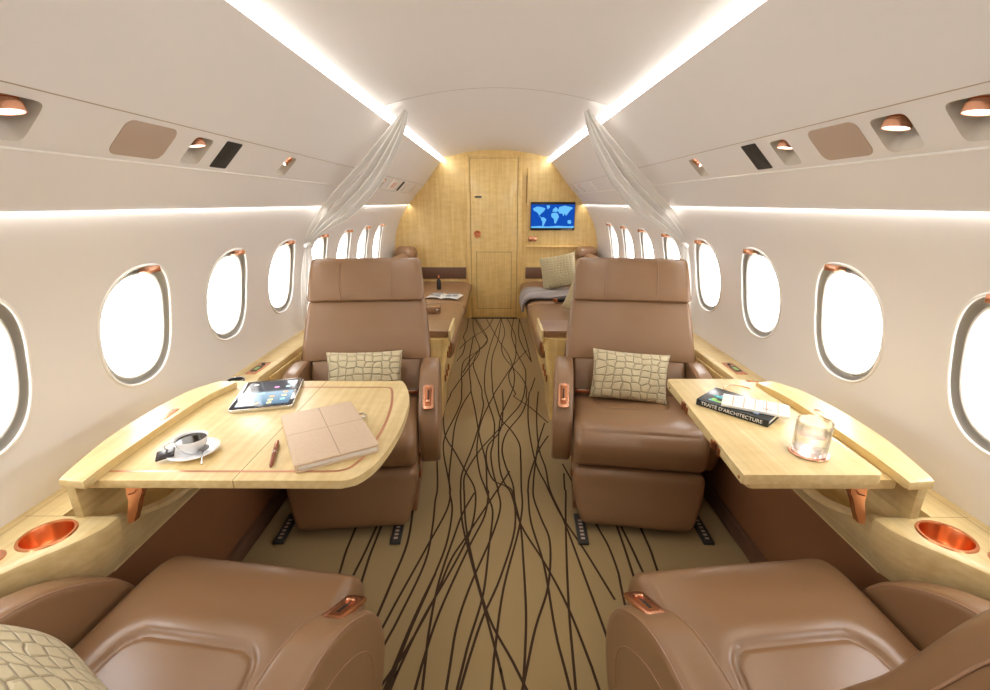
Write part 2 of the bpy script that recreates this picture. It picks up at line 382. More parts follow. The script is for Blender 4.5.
CARPET=[[(-0.333,5.33),(-0.322,4.836),(-0.338,4.552),(-0.307,4.342),(-0.307,4.009),(-0.344,3.788)],
[(-0.035,5.33),(-0.092,4.92),(-0.211,4.602),(-0.304,4.342),(-0.347,4.128)],
[(-0.278,5.33),(-0.249,4.836),(-0.205,4.481),(-0.157,4.17),(-0.164,3.933),(-0.198,3.754),(-0.274,3.378),(-0.329,3.077),(-0.329,3.024),(-0.349,2.833),(-0.338,2.651),(-0.299,2.423),(-0.227,2.245),(-0.157,2.056),(-0.106,1.92),(-0.094,1.787),(-0.104,1.63),(-0.133,1.51),(-0.186,1.346),(-0.246,1.175),(-0.294,0.989),(-0.302,0.948),(-0.436,0.261)],
[(-0.261,5.33),(-0.145,4.73),(-0.087,4.434),(-0.118,4.212),(-0.198,4.009),(-0.28,3.788),(-0.282,3.496),(-0.261,3.241),(-0.256,3.136),(-0.244,2.948),(-0.263,2.727),(-0.302,2.444),(-0.295,2.264),(-0.25,2.04),(-0.222,1.906),(-0.222,1.875),(-0.198,1.746),(-0.201,1.542),(-0.231,1.36),(-0.278,1.142),(-0.31,0.948),(-0.424,0.257)],
[(-0.246,5.33),(-0.099,4.577),(-0.101,4.343),(-0.153,4.129),(-0.224,3.824),(-0.272,3.496)],
[(-0.237,4.577),(-0.237,4.254),(-0.238,3.86),(-0.22,3.526),(-0.193,3.241),(-0.183,3.103),(-0.139,2.78),(-0.097,2.424),(-0.055,2.156),(-0.044,1.92),(-0.036,1.876),(-0.05,1.706),(-0.11,1.51),(-0.191,1.209),(-0.222,1.025),(-0.231,0.948),(-0.312,0.253)],
[(-0.154,4.17),(-0.182,3.933),(-0.195,3.686),(-0.142,3.35),(-0.107,3.151),(-0.099,3.009),(-0.086,2.862),(-0.107,2.556),(-0.137,2.283),(-0.174,2.04),(-0.171,1.906),(-0.17,1.875),(-0.147,1.667),(-0.101,1.462),(-0.033,1.198),(0.014,1.008),(0.026,0.948),(0.163,0.262)],
[(0.058,5.33),(-0.003,4.783),(-0.054,4.255),(-0.087,3.687),(-0.09,3.323),(-0.083,3.164),(-0.08,3.103),(-0.047,2.862),(-0.01,2.603),(-0.014,2.382),(-0.028,2.227),(-0.013,2.041),(0.012,1.899),(0.008,1.899),(0.021,1.767),(-0.017,1.577),(-0.089,1.333),(-0.128,1.153),(-0.142,0.948),(-0.19,0.25)],
[(0.065,5.33),(0.024,4.481),(-0.027,3.971),(-0.038,3.621),(-0.027,3.216),(-0.021,3.071),(0.007,2.834),(0.034,2.652),(0.092,2.511),(0.135,2.342),(0.135,2.174),(0.127,1.979),(0.124,1.899),(0.121,1.767),(0.093,1.594),(0.028,1.307),(-0.003,1.063),(-0.013,0.948),(-0.074,0.251)],
[(-0.118,5.33),(0.024,4.434),(0.117,3.934),(0.149,3.497),(0.14,3.269),(0.124,3.136),(0.06,2.834),(0.029,2.676),(0.016,2.403),(0.019,2.105),(0.044,1.949),(0.081,1.876),(0.082,1.63),(0.018,1.361),(-0.043,1.187),(-0.083,1.034),(-0.102,0.948),(-0.253,0.264)],
[(0.058,5.33),(0.096,4.73),(0.055,4.255),(0.069,3.934),(0.142,3.622),(0.207,3.379),(0.23,3.165),(0.217,3.009),(0.218,2.949),(0.167,2.728),(0.07,2.489),(0.036,2.303),(0.047,2.139),(0.083,1.95),(0.089,1.809),(0.107,1.63),(0.107,1.418),(0.103,1.21),(0.091,1.063),(0.078,0.948),(-0.001,0.252)],
[(0.136,5.33),(0.203,4.578),(0.19,4.089),(0.242,3.622),(0.238,3.38),(0.217,3.165),(0.202,3.04),(0.162,2.862),(0.085,2.677),(-0.004,2.467),(-0.092,2.264),(-0.156,2.04),(-0.156,1.913),(-0.152,1.875),(-0.13,1.648),(-0.082,1.403),(-0.023,1.187),(0.05,1.035),(0.085,0.957),(0.372,0.318)],
[(0.295,4.089),(0.209,3.861),(0.131,3.622),(0.039,3.269),(-0.012,3.066),(-0.024,2.994),(-0.093,2.627),(-0.108,2.302),(-0.085,2.056),(-0.05,1.906),(-0.033,1.831),(-0.014,1.726),(-0.028,1.51),(-0.045,1.281),(-0.086,1.092),(-0.111,0.948),(-0.231,0.258)],
[(0.214,5.33),(0.164,4.628),(0.188,4.049),(0.143,3.654),(0.105,3.467),(0.11,3.269),(0.142,3.066),(0.132,3.009),(0.232,2.835),(0.331,2.604)],
[(0.279,5.33),(0.302,4.628),(0.31,3.79)],
[(0.283,5.33),(0.24,4.628),(0.262,4.171),(0.313,3.755)],
[(0.311,3.38),(0.262,3.14),(0.239,3.04),(0.205,2.604),(0.212,2.157),(0.247,1.95),(0.259,1.876),(0.292,1.707),(0.356,1.495),(0.418,1.258)],
[(0.313,3.104),(0.266,2.702),(0.244,2.303),(0.261,2.089),(0.262,1.899),(0.299,1.668),(0.331,1.361),(0.357,1.103),(0.356,0.974),(0.351,0.274)],
[(0.313,2.435),(0.24,2.265),(0.174,2.025),(0.157,1.907),(0.155,1.876),(0.153,1.668),(0.185,1.418),(0.194,1.133),(0.213,0.949),(0.285,0.253)],
[(0.309,2.604),(0.249,2.362),(0.212,2.14),(0.186,1.95),(0.179,1.831),(0.2,1.687),(0.222,1.543),(0.191,1.321),(0.129,1.143),(0.076,0.948),(-0.108,0.273)],
[(0.35,2.041),(0.335,1.907),(0.336,1.876),(0.3,1.631),(0.252,1.233),(0.229,0.949),(0.172,0.251)],
[(0.046,3.136),(0.049,2.862),(0.028,2.511),(-0.044,2.322),(-0.05,2.139),(-0.012,1.979),(0.065,1.899),(0.108,1.649),(0.187,1.433),(0.247,1.233),(0.286,1.026),(0.296,0.949),(0.386,0.255)],
[(-0.185,3.103),(-0.232,2.862),(-0.256,2.579),(-0.248,2.264),(-0.238,2.009),(-0.217,1.787),(-0.276,1.526),(-0.342,1.268),(-0.382,1.101),(-0.545,0.42)],
[(-0.356,2.423),(-0.32,2.173),(-0.286,1.92),(-0.283,1.808),(-0.272,1.63),(-0.274,1.432),(-0.325,1.186),(-0.365,1.034),(-0.543,0.357)],
[(-0.103,1.875),(-0.148,1.725),(-0.174,1.576),(-0.208,1.346),(-0.217,1.143),(-0.21,0.948),(-0.185,0.248)],
[(0.071,2.058),(-0.115,1.594),(-0.174,1.447),(-0.214,1.269),(-0.282,1.062),(-0.335,0.948),(-0.63,0.313)],
[(-0.381,1.787),(-0.362,1.542),(-0.384,1.319),(-0.402,1.164),(-0.483,0.469)],
[(-0.227,1.374),(-0.275,1.175),(-0.318,0.948),(-0.448,0.26)],
[(-0.609,2.098),(-0.6,1.598),(-0.598,1.487),(-0.588,1.379),(-0.548,0.947),(-0.483,0.25)],
[(-0.484,2.109),(-0.514,1.61),(-0.522,1.477),(-0.532,1.37),(-0.572,0.942),(-0.637,0.245)],
[(-0.484,2.11),(-0.494,1.61),(-0.497,1.467),(-0.494,1.361),(-0.482,0.937),(-0.462,0.237)],
[(0.355,2.129),(0.437,1.636),(0.456,1.522),(0.461,1.39),(0.453,1.301),(0.421,0.945),(0.358,0.248)],
[(0.53,2.124),(0.521,1.624),(0.519,1.511),(0.515,1.4),(0.499,0.956),(0.474,0.256)],
[(0.505,2.118),(0.54,1.619),(0.548,1.506),(0.553,1.405),(0.573,1.001),(0.608,0.302)],
[(0.62,2.101),(0.62,1.601),(0.62,1.501),(0.613,1.41),(0.585,1.046),(0.531,0.348)]]
# ------------------------------------------------------------------ camera
cam = bpy.data.cameras.new('camera'); co = bpy.data.objects.new('camera', cam); C.objects.link(co)
F = 455/990*36
cam.lens = F; cam.sensor_width = 36; cam.clip_start = .02
co.location = (0,0,1.33)
co.rotation_euler = (PI/2-math.atan(142/455), 0, math.atan(1/455))
bpy.context.scene.camera = co

# ------------------------------------------------------------------ cabin shell
YF, YB = -1.2, 5.36
WP = [(.0,1.10),(.25,1.125),(.40,1.138),(.50,1.148),(.60,1.165),(.70,1.172),(.80,1.172),(.90,1.163),(1.0,1.145),(1.1,1.112),(1.2,1.06),(1.315,.988)]
def wx(z):
    for (z0,x0),(z1,x1) in zip(WP, WP[1:]):
        if z <= z1:
            i = WP.index((z0,x0)); t = (z-z0)/(z1-z0)
            pm = WP[max(0,i-1)]; pp = WP[min(len(WP)-1,i+2)]
            m0 = (x1-pm[1])/(z1-pm[0])*(z1-z0); m1 = (pp[1]-x0)/(pp[0]-z0)*(z1-z0)
            return (2*t**3-3*t**2+1)*x0+(t**3-2*t**2+t)*m0+(-2*t**3+3*t**2)*x1+(t**3-t**2)*m1
    return WP[-1][1]

def oval(n, a, b, e):
    out = []
    for k in range(n):
        t = 2*PI*(k+.5)/n; c, s = math.cos(t), math.sin(t)
        out.append((a*abs(c)**(2/e)*(1 if c>0 else -1), b*abs(s)**(2/e)*(1 if s>0 else -1)))
    return out

def cell(u0,u1,v0,v1,cu,cv,a,b,e,surf,n=64,K=6):
    """a rectangular patch of a surface with an oval hole; returns verts, faces, hole uv"""
    hole = [(cu+x, cv+y) for x,y in oval(n,a,b,e)]
    verts = []; faces = []
    rect = []
    for k in range(n):
        t = 2*PI*(k+.5)/n; c, s = math.cos(t)*(a+.0), math.sin(t)*(b+.0)
        hx = (u1-cu) if c>0 else (cu-u0); hy = (v1-cv) if s>0 else (cv-v0)
        sc = min(hx/abs(c) if abs(c)>1e-9 else 1e9, hy/abs(s) if abs(s)>1e-9 else 1e9)
        rect.append((cu+c*sc, cv+s*sc))
    # snap nearest samples to the corners
    for cx, cy in ((u0,v0),(u0,v1),(u1,v0),(u1,v1)):
        i = min(range(n), key=lambda k: (rect[k][0]-cx)**2+(rect[k][1]-cy)**2); rect[i] = (cx,cy)
    for r in range(K+1):
        t = (r/K)**1.5
        for k in range(n):
            u = hole[k][0]*(1-t)+rect[k][0]*t; v = hole[k][1]*(1-t)+rect[k][1]*t
            verts.append(surf(u,v))
    for r in range(K):
        for k in range(n):
            faces.append((r*n+k, r*n+(k+1)%n, (r+1)*n+(k+1)%n, (r+1)*n+k))
    return verts, faces, hole

class MB:
    def __init__(s): s.v=[]; s.f=[]
    def add(s, v, f):
        o=len(s.v); s.v += list(v); s.f += [tuple(i+o for i in q) for q in f]
    def patch(s, surf, us, vs):
        s.add([surf(u,v) for u in us for v in vs], grid_faces(len(us), len(vs)))
    def build(s, name, m, parent=None, **k):
        o = mesh_obj(name, s.v, s.f, m, parent, **k)
        return o
def lin(a,b,n): return [a+(b-a)*i/(n-1) for i in range(n)]

WC = [.905+.513*k for k in range(-3, 9)]
WC = [w for w in WC if w < 4.7]
DW = .513
WZ = .952; WA, WB, WE = .153, .193, 2.4
for side, sn in ((-1,'left'),(1,'right')):
    surf = lambda y, z, s=side: (s*wx(z), y, z)
    mb = MB()
    mb.patch(surf, [YF,YB], lin(.0,.70,15))
    mb.patch(surf, [YF,YB], lin(1.20,1.315,5))
    if side > 0: WC = [c+.038 for c in WC]
    ya = WC[0]-DW/2; yb = WC[-1]+DW/2
    mb.patch(surf, [YF,ya], lin(.70,1.20,15)); mb.patch(surf, [yb,YB], lin(.70,1.20,15))
    holes = []
    for c in WC:
        v,f,h = cell(c-DW/2, c+DW/2, .70, 1.20, c, WZ, WA, WB, WE, surf)
        mb.add(v,f); holes.append(h)
    o = mb.build('wall_'+sn, M['white']); struct(o, 'cream curved cabin side wall with oval windows, %s side'%sn)
    for i,(c,h) in enumerate(zip(WC, holes)):
        num = i+1 + (0 if side<0 else len(WC))
        e = empty('window_%d'%num, (side*wx(WZ), c, WZ), kind='structure')
        L = lambda p: (p[0]-side*wx(WZ), p[1]-c, p[2]-WZ)
        hb = [L(surf(*q)) for q in h]
        bead = tube('frame', [(x-side*.001,y,z) for x,y,z in hb], .0045, M['white2'], e, n=8, closed=True)
        # reveal: rings going outward
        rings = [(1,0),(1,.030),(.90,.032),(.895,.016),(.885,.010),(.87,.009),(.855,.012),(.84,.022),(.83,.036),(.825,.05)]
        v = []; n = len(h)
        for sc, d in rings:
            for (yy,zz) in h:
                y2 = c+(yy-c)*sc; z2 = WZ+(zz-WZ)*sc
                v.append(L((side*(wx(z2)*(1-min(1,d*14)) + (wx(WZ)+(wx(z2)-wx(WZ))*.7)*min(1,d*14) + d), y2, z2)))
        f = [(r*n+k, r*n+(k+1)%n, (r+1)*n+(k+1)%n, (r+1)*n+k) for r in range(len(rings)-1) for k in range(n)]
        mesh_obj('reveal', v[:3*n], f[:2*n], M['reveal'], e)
        mesh_obj('shade_bezel', v[2*n:], [tuple(i-2*n for i in q) for q in f[2*n:]], M['bezel'], e)
        pv = v[-n:]
        pr_ = []; pf = []; R_ = 6
        for r in range(R_+1):
            for k in range(n):
                t = 1-r/R_*.98
                yy = pv[k][1]*t; zz = pv[k][2]*t
                pr_.append((side*(wx(WZ)+(wx(zz+WZ)-wx(WZ))*.7+.05)-side*wx(WZ), yy, zz))
        pf = [(r*n+k, r*n+(k+1)%n, (r+1)*n+(k+1)%n, (r+1)*n+k) for r in range(R_) for k in range(n)]+[tuple(range(R_*n,R_*n+n))]
        mesh_obj('pane', pr_, pf, M['pane'], e)
        zt = WZ+WB
        hx = side*(wx(zt)+.012)-side*wx(WZ)
        box('shade_handle', *sorted((hx-side*.030, hx+side*.008)), -.006, .044, WB-.024, WB-.004, M['copper'], e, bev=.003)

# floor with its woven pattern
v = []; f = []; fm = []
for a in lin(-1.15,1.15,2):
    for b in (YF, YB): v.append((a,b,0))
f.append((0,1,3,2)); fm.append(0)
z = .0008
for path in CARPET:
    p = catmull(path, 5)
    vv, ff = ribbon(p, .0085 if len(path)>6 else .0095, z); z += .00004
    o0 = len(v); v += vv; f += [tuple(i+o0 for i in q) for q in ff]; fm += [1]*len(ff)
o = mesh_obj('floor', v, f, mats=[M['carpet'], M['carpet_line']], fm=fm, smooth=False)
struct(o, 'beige carpet with wavy crossing dark brown lines')

# ceiling arch (two panels, a joint at Y 2.55)
def arch(y0,y1,dz,mb):
    xs = lin(-.575,.575,33)
    mb.patch(lambda y,x: (x,y,1.800+dz+.082*(1-(x/.575)**2)), [y0,y1], xs)
mb = MB(); arch(YF,2.545,-.003,mb); arch(2.549,YB,0,mb)
mb.patch(lambda y,x: (x,y,1.804+.082*(1-(x/.575)**2)), [2.53,2.56], lin(-.575,.575,33))
# outer roof that closes the coves
mb.patch(lambda y,x: (x,y,1.84+.09*(1-(x/.7)**2)), [YF,YB], lin(-.7,.7,9))
o = mb.build('ceiling', M['white'], smooth=True); struct(o, 'white arched cabin ceiling')
jt = tube('trim_13', [(x,2.547,1.7985+.082*(1-(x/.575)**2)) for x in lin(-.575,.575,33)], .0028, M['joint']); struct(jt,'fine joint line across the arched ceiling at the curtains')
# slope panels with recesses
SP = [(.603,1.762),(.66,1.695),(.73,1.608),(.80,1.519)]
PSU0, PSU1 = (.80,1.519), (.890,1.427)
PN = Vector((PSU0[1]-PSU1[1], 0, PSU1[0]-PSU0[0])).normalized()   # outward normal (for the right side)
def psurf(y, v, s=1, d=0):
    x = PSU0[0]+(PSU1[0]-PSU0[0])*v + PN.x*d; z = PSU0[1]+(PSU1[1]-PSU0[1])*v + PN.z*d
    return (s*x, y, z)
LIGHTS = {-1:[(.868,1),(1.393,1),(1.966,0),(3.60,1),(4.45,1),(4.90,1)], 1:[(.880,1),(1.055,1),(1.442,1),(2.04,0),(4.75,1),(5.10,1)]}
SIZE = {}
for side, sn in ((-1,'left'),(1,'right')):
    mb = MB()
    P = catmull(SP, 4)
    mb.add([(side*x,y,z) for y in (YF,YB) for x,z in P], grid_faces(2,len(P)))
    us = YF
    holes = []
    for k,(yc,_) in enumerate(LIGHTS[side]):
        hu = .048 if yc < 1.2 else (.042 if yc<3 else .032)
        u0, u1 = yc-hu-.012, yc+hu+.012
        mb.patch(lambda y,v: psurf(y,v,side), [us,u0], lin(0,1,3))
        vv, ff, h = cell(u0,u1,0,1,yc,.53,hu,.36,6, lambda y,v: psurf(y,v,side), n=32, K=2)
        mb.add(vv,ff); holes.append((yc,h,hu)); us = u1
    mb.patch(lambda y,v: psurf(y,v,side), [us,YB], lin(0,1,3))
    # recess cups
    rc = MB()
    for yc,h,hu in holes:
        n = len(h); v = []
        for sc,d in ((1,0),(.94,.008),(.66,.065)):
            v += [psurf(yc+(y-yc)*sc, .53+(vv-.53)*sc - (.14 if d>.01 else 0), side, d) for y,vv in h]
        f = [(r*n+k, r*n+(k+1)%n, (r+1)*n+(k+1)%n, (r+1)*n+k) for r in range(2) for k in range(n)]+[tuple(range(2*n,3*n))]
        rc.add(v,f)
    # lower valance
    V = catmull([(.892,1.424),(.935,1.372),(.970,1.325),(.974,1.313)], 4)
    mb.add([(side*x,y,z) for y in (YF,YB) for x,z in V], grid_faces(2,len(V)))
    mb.add([(side*x,y,z) for y in (YF,YB) for x,z in ((.974,1.313),(.975,1.325),(1.10,1.34))], grid_faces(2,3))
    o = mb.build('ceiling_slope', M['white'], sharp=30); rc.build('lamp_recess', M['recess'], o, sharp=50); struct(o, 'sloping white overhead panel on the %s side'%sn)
    # bead between service panel and valance
    tr = tube('trim_%d'%(1 if side<0 else 2), [(side*.8905,YF,1.4255),(side*.8905,YB,1.4255)], .0032, M['white2']); struct(tr, 'thin white bead along the %s overhead panel'%sn)
    g = tube('trim_%d'%(3 if side<0 else 4), [(side*.8005,YF,1.5185),(side*.8005,YB,1.5185)], .0012, M['tan']); struct(g, 'fine seam line along the %s overhead panel'%sn)
    # cove light strip and valance light strip
    nm = 'left' if side<0 else 'right'
    cv = mesh_obj('cove_light_strip', [(side*x,y,z) for y in (YF+.02,YB-.005) for x,z in ((.576,1.8005),(.606,1.7985),(.612,1.785),(.607,1.760))], grid_faces(2,4), M['cove'], smooth=False)
    tag(cv, 'warm white cove light strip running along the %s edge of the arched ceiling'%nm, 'light strip', 'cove light strips')
    vl = mesh_obj('valance_light_strip', [(side*x,y,z) for y in (YF+.02,YB-.005) for x,z in ((.9755,1.3165),(.981,1.3170),(.987,1.3165))], grid_faces(2,3), M['valance_led'], smooth=False)
    tag(vl, 'thin white light strip under the overhead panel above the %s windows'%nm, 'light strip', 'valance light strips')

# end walls
OUT = [(1.10,-.03)]+[(wx(z),z) for z in lin(.25,1.305,14)]+[(.93,1.37),(.89,1.425),(.80,1.519),(.70,1.645),(.603,1.764)]
OUT += [(x,1.80+.082*(1-(x/.575)**2)) for x in lin(.575,0,10)]
full = OUT+[(-x,z) for x,z in OUT[::-1][1:]]
n = len(full)
def endwall(name,y0,y1,m,lab):
    v = [(x*1.02,y0,z+.003) for x,z in full]+[(x*1.02,y1,z+.003) for x,z in full]
    o = mesh_obj(name, v, [tuple(range(n)), tuple(range(n,2*n))]+[(k,(k+1)%n,n+(k+1)%n,n+k) for k in range(n)], m, smooth=False)
    struct(o, lab); return o
wb = endwall('wall_back', YB, YB+.03, M['maple_z'], 'pale maple bulkhead across the end of the cabin')
endwall('wall_front', YF-.03, YF, M['white'], 'white bulkhead behind the viewer')

# door in the bulkhead
d = empty('door_1', (-.023,YB,0), kind='structure')
d['label'] = 'maple bulkhead door with round copper ring handle'
box('door_leaf', -.262,.262, -.014,-.001, .01,1.795, M['maple_z'], d, bev=.002)
for x in (-.290,.290):
    box('door_jamb', x-.022,x+.022, -.022,-.0005, .0,1.845-.02, M['maple_z'], d, bev=.003)
box('door_head', -.268,.268, -.018,-.0005, 1.800,1.818, M['maple_z'], d, bev=.003)
fr = MB()
def frameline(x0,x1,z0,z1,w,y):
    for a in ((x0,x1,z0,z0+w),(x0,x1,z1-w,z1),(x0,x0+w,z0,z1),(x1-w,x1,z0,z1)):
        fr.add([(a[0],y,a[2]),(a[1],y,a[2]),(a[1],y,a[3]),(a[0],y,a[3])],[(0,1,2,3)])
frameline(-.205,.205,.12,.79,.005,-.0146)
fr.build('panel_groove', M['maple_line'], d, smooth=False)
fr = MB(); frameline(-.267,.267,.004,1.798,.005,-.0025); fr.build('door_gap', M['maple_line'], d, smooth=False)
lathe('door_handle', [(0,.012),(.022,.014),(.026,.022),(.034,.024),(.040,.018),(.041,.008),(.036,.0)], M['copper_cup'], d, n=28, loc=(-.19,-.014,.992), rot=(PI/2,0,0))
lathe('door_lock', [(0,.02),(.013,.019),(.015,.010)], M['copper'], d, n=20, loc=(-.19,-.018,.992), rot=(PI/2,0,0))
box('door_plate', -.215,-.140, -.018,-.0135, 1.385,1.405, M['black'], d, bev=.002)
# threshold line
th = box('trim_5', -.30,.26, YB-.035,YB-.002, 0.0,.006, M['rail'], bev=.002); struct(th,'dark threshold strip under the bulkhead door')

# framed recess on the bulkhead right of the door
def panel_mould(name, x0,x1,z0,z1, lab):
    m = MB()
    for a in ((x0,x1,z0,z0+.02),(x0,x0+.014,z0,z1)):
        pass
    return m
tr = box('trim_6', .345,1.14, YB-.035,YB-.001, .838,.858, M['maple_z'], bev=.006, seg=3); struct(tr,'maple ledge under the wall screen')
tr = box('trim_7', .345,.363, YB-.020,YB-.001, .858,1.70, M['maple_z'], bev=.005, seg=3); struct(tr,'maple upright moulding beside the wall screen')
tr = box('trim_8', .337,.343, YB-.024,YB-.001, 1.33,1.62, M['maple_line'], bev=.001); struct(tr,'slim dark slot beside the door')
tr = box('trim_9', -1.10,-.352, YB-.012,YB-.001, .478,.612, M['leather_band'], bev=.004); struct(tr,'brown leather band on the bulkhead, left of the door')
tr = box('trim_10', .345,1.10, YB-.012,YB-.001, .478,.612, M['leather_band'], bev=.004); struct(tr,'brown leather band on the bulkhead, right of the door')

# lower side panels in brown leather, below the ledges
for side in (-1,1):
    pr = [(.965,.0),(.972,.0),(1.0,.03),(1.0,.10),(.985,.30),(.968,.46)]
    pts = [(1.010,.0),(1.004,.05),(1.0,.14),(.990,.30),(.975,.455)]
    v = [(side*x,y,z) for y in (YF,2.62) for x,z in pts]+[(side*(x+.02),y,z) for y in (YF,2.62) for x,z in pts]
    k = len(pts)
    f = grid_faces(2,k)+grid_faces(2,k,2*k)+[(j,j+1,2*k+j+1,2*k+j) for j in range(k-1)]
    o = mesh_obj('baseboard_'+('left' if side<0 else 'right'), v, f, M['leather_dark']); struct(o,'brown leather lower side panel on the %s'%('left' if side<0 else 'right'))
    o = box('trim_%d'%(11 if side<0 else 12), min(side*.985,side*1.012), max(side*.985,side*1.012), YF, 2.6, 0,.07, M['leather_band'], bev=.004); struct(o,'dark skirting strip at the foot of the %s side panel'%('left' if side<0 else 'right'))
# ------------------------------------------------------------------ side ledges
def sstep(a,b,x):
    t = min(1,max(0,(x-a)/(b-a))); return t*t*(3-2*t)
def xi(y):      # inner edge of the ledge in plan
    return 1.042 - .122*sstep(.70,.92,y)*(1-sstep(1.62,1.88,y))
ZL = .60
def ledge(side):
    sn = 'left' if side<0 else 'right'
    e = empty('side_ledge', (side*1.05,1.3,0), label='pale maple side ledge running below the %s windows, with cup holders'%sn, cat='ledge', group=None)
    ox, oy = side*1.05, 1.3
    P0, P1 = .935, 1.60
    ys = lin(YF,.60,4)[:-1]+lin(.60,P0,10)
    secs = []
    def sec(y, pocket):
        a = xi(y); w = 1.20; fb = a+.045 if a<.99 else a+.03
        if not pocket:
            return [(w,.40),(w,ZL),(max(1.06,a+.05),ZL),(max(1.055,a+.045),ZL),(a+.036,ZL),(a+.034,ZL),(a+.012,ZL),(a+.003,ZL-.004),(a,ZL-.013),(a+.008,.53),(fb,.452),(fb+.03,.40)]
        zt = ZL - .085*math.sin(min(1,(y-P0)/.25)*PI/2)*(1-sstep(1.40,1.60,y))
        zt = min(zt, ZL)
        fz = min(.53, zt-.02)
        return [(w,.40),(w,ZL),(1.06,ZL),(1.055,.43),(a+.055,.43),(a+.050,zt-.02),(a+.030,zt),(a+.012,zt-.004),(a+.004,zt-.013),(a+.016,fz),(fb,.452),(fb+.03,.40)]
    for y in ys: secs.append((y,sec(y,0)))
    for y in lin(P0+.0005,P1,14): secs.append((y,sec(y,1)))
    for y in lin(P1+.0005,1.95,10)+lin(2.0,2.95,3): secs.append((y,sec(y,0)))
    n = len(secs[0][1]); v = []; f = []
    for y,s in secs: v += [(side*x-ox,y-oy,z) for x,z in s]
    for r in range(len(secs)-1):
        f += [(r*n+k, r*n+(k+1)%n, (r+1)*n+(k+1)%n, (r+1)*n+k) for k in range(n)]
    f += [tuple(range(n)), tuple(range((len(secs)-1)*n, len(secs)*n))]
    body = mesh_obj('ledge_top', v, f, M['maple_y'], e, smooth=True, sharp=40)
    cups = [(1.033,.868,.047,.046,'n')] + ([(1.085,1.785,.032,.04,'f')] if side > 0 else [])
    cups.append((1.088,.790,.026,.003,'s'))
    cutters = []
    for cx,cy,r,dp,t in cups:
        bm = bmesh.new(); bmesh.ops.create_cone(bm, cap_ends=True, segments=48, radius1=r+.001, radius2=r+.001, depth=dp*2)
        c = bm_obj('c', bm, None, e, smooth=False, loc=(side*cx-ox,cy-oy,ZL)); cutters.append(c)
    cut(body, cutters)
    for cx,cy,r,dp,t in cups:
        if t == 's':
            lathe('switch_cap', [(0,-.001),(r*.8,-.001),(r,.001),(r+.003,.002),(r+.003,-.003)], M['copper'], e, loc=(side*cx-ox,cy-oy,ZL))
            continue
        dark = (t=='f' and side<0)
        cp = lathe('cup_holder', [(0,-dp+.002),(r-.006,-dp+.002),(r-.001,-dp+.010),(r-.001,-.001),(r+.001,.003),(r+.006,.003),(r+.008,.0)], M['copper_cup'], e, n=48, loc=(side*cx-ox,cy-oy,ZL))
    # small seam lines of the hatch behind the flap
    m = MB()
    for pth in ([(.9235,.9335),(1.15,.9335)],):
        vv,ff = ribbon([(side*a-ox,b-oy) for a,b in pth], .0015, ZL+.0006); m.add(vv,ff)
    vv,ff = ribbon([(side*1.140-ox,YF-oy),(side*1.140-ox,2.9-oy)], .0015, ZL+.0006); m.add(vv,ff)
    m.build('ledge_seam', M['maple_line'], e, smooth=False)
    # raised flap: upright board and curved top rail, hinged back from the table pocket
    X0,X1 = sorted((side*1.000-ox, side*1.022-ox))
    up = box('flap_board', X0,X1, .928-oy,1.49-oy, ZL-.002,.702, M['maple_y'], e, bev=.002)
    outer = [(.998,.897),(1.018,.975),(1.040,1.08),(1.048,1.20),(1.043,1.31),(1.028,1.41),(.998,1.47),(.972,1.505)]
    inner = [(.935,.889),(.944,.99),(.950,1.15),(.950,1.28),(.944,1.38),(.930,1.44),(.915,1.49)]
    pts = catmull(outer,4)+catmull(inner,4)[::-1]
    fl = prism('flap_rail', [(side*a-ox,b-oy) for a,b in pts], .706,.728, M['maple_y'], e, bev=.004)
    lt = prism('flap_latch', [(side*a-ox,b-oy) for a,b in round_rect(.020,.070,.0095,5,.975,1.235)], .7275,.7300, M['copper'], e, bev=.0008)
    prism('latch_slot', [(side*a-ox,b-oy) for a,b in round_rect(.006,.046,.003,4,.975,1.235)], .7298,.7304, M['copper_dark'], lt, bev=0)
    # control panel let into the ledge beyond the table
    cpn = prism('control_panel', [(side*a-ox,b-oy) for a,b in round_rect(.050,.155,.006,4,1.100,1.975)], ZL-.001,ZL+.003, M['copper'], e, bev=.001)
    prism('control_screen', [(side*a-ox,b-oy) for a,b in round_rect(.030,.070,.004,4,1.100,1.965)], ZL+.0028,ZL+.004, M['black'], cpn, bev=0)
    prism('display', [(side*a-ox,b-oy) for a,b in round_rect(.018,.040,.002,3,1.100,1.965)], ZL+.0038,ZL+.0046, M['lcd'], cpn, bev=0)
    lathe('control_button', [(0,.006),(.007,.006),(.009,.003)], M['black'], cpn, n=16, loc=(side*1.100-ox,2.025-oy,ZL))
    # far recess: darker inner pocket beside the armrest
    m = box('armrest_niche', *sorted((side*1.026-ox, side*1.031-ox)), 1.93-oy,2.50-oy, .43,.575, M['maple_z'], e, bev=.002)
    return e
M['lcd'] = mat('lcd_green', (.20,.26,.08), .3, emit=(.35,.5,.15), estr=.25)
ledge(-1); ledge(1)

# watch-like black ring resting at the far cup holder of the left ledge
w = empty('round_dish', (-1.085,1.765,ZL+.0005), label='small round black dish on the left ledge beside the tablet', cat='dish')
lathe('bowl', [(0,.006),(.022,.006),(.030,.026),(.034,.028),(.033,.010),(.026,0),(0,0)], M['black'], w, n=32)
lathe('rim', [(.0305,.0265),(.0335,.0295),(.0365,.0265)], M['steel'], w, n=32)

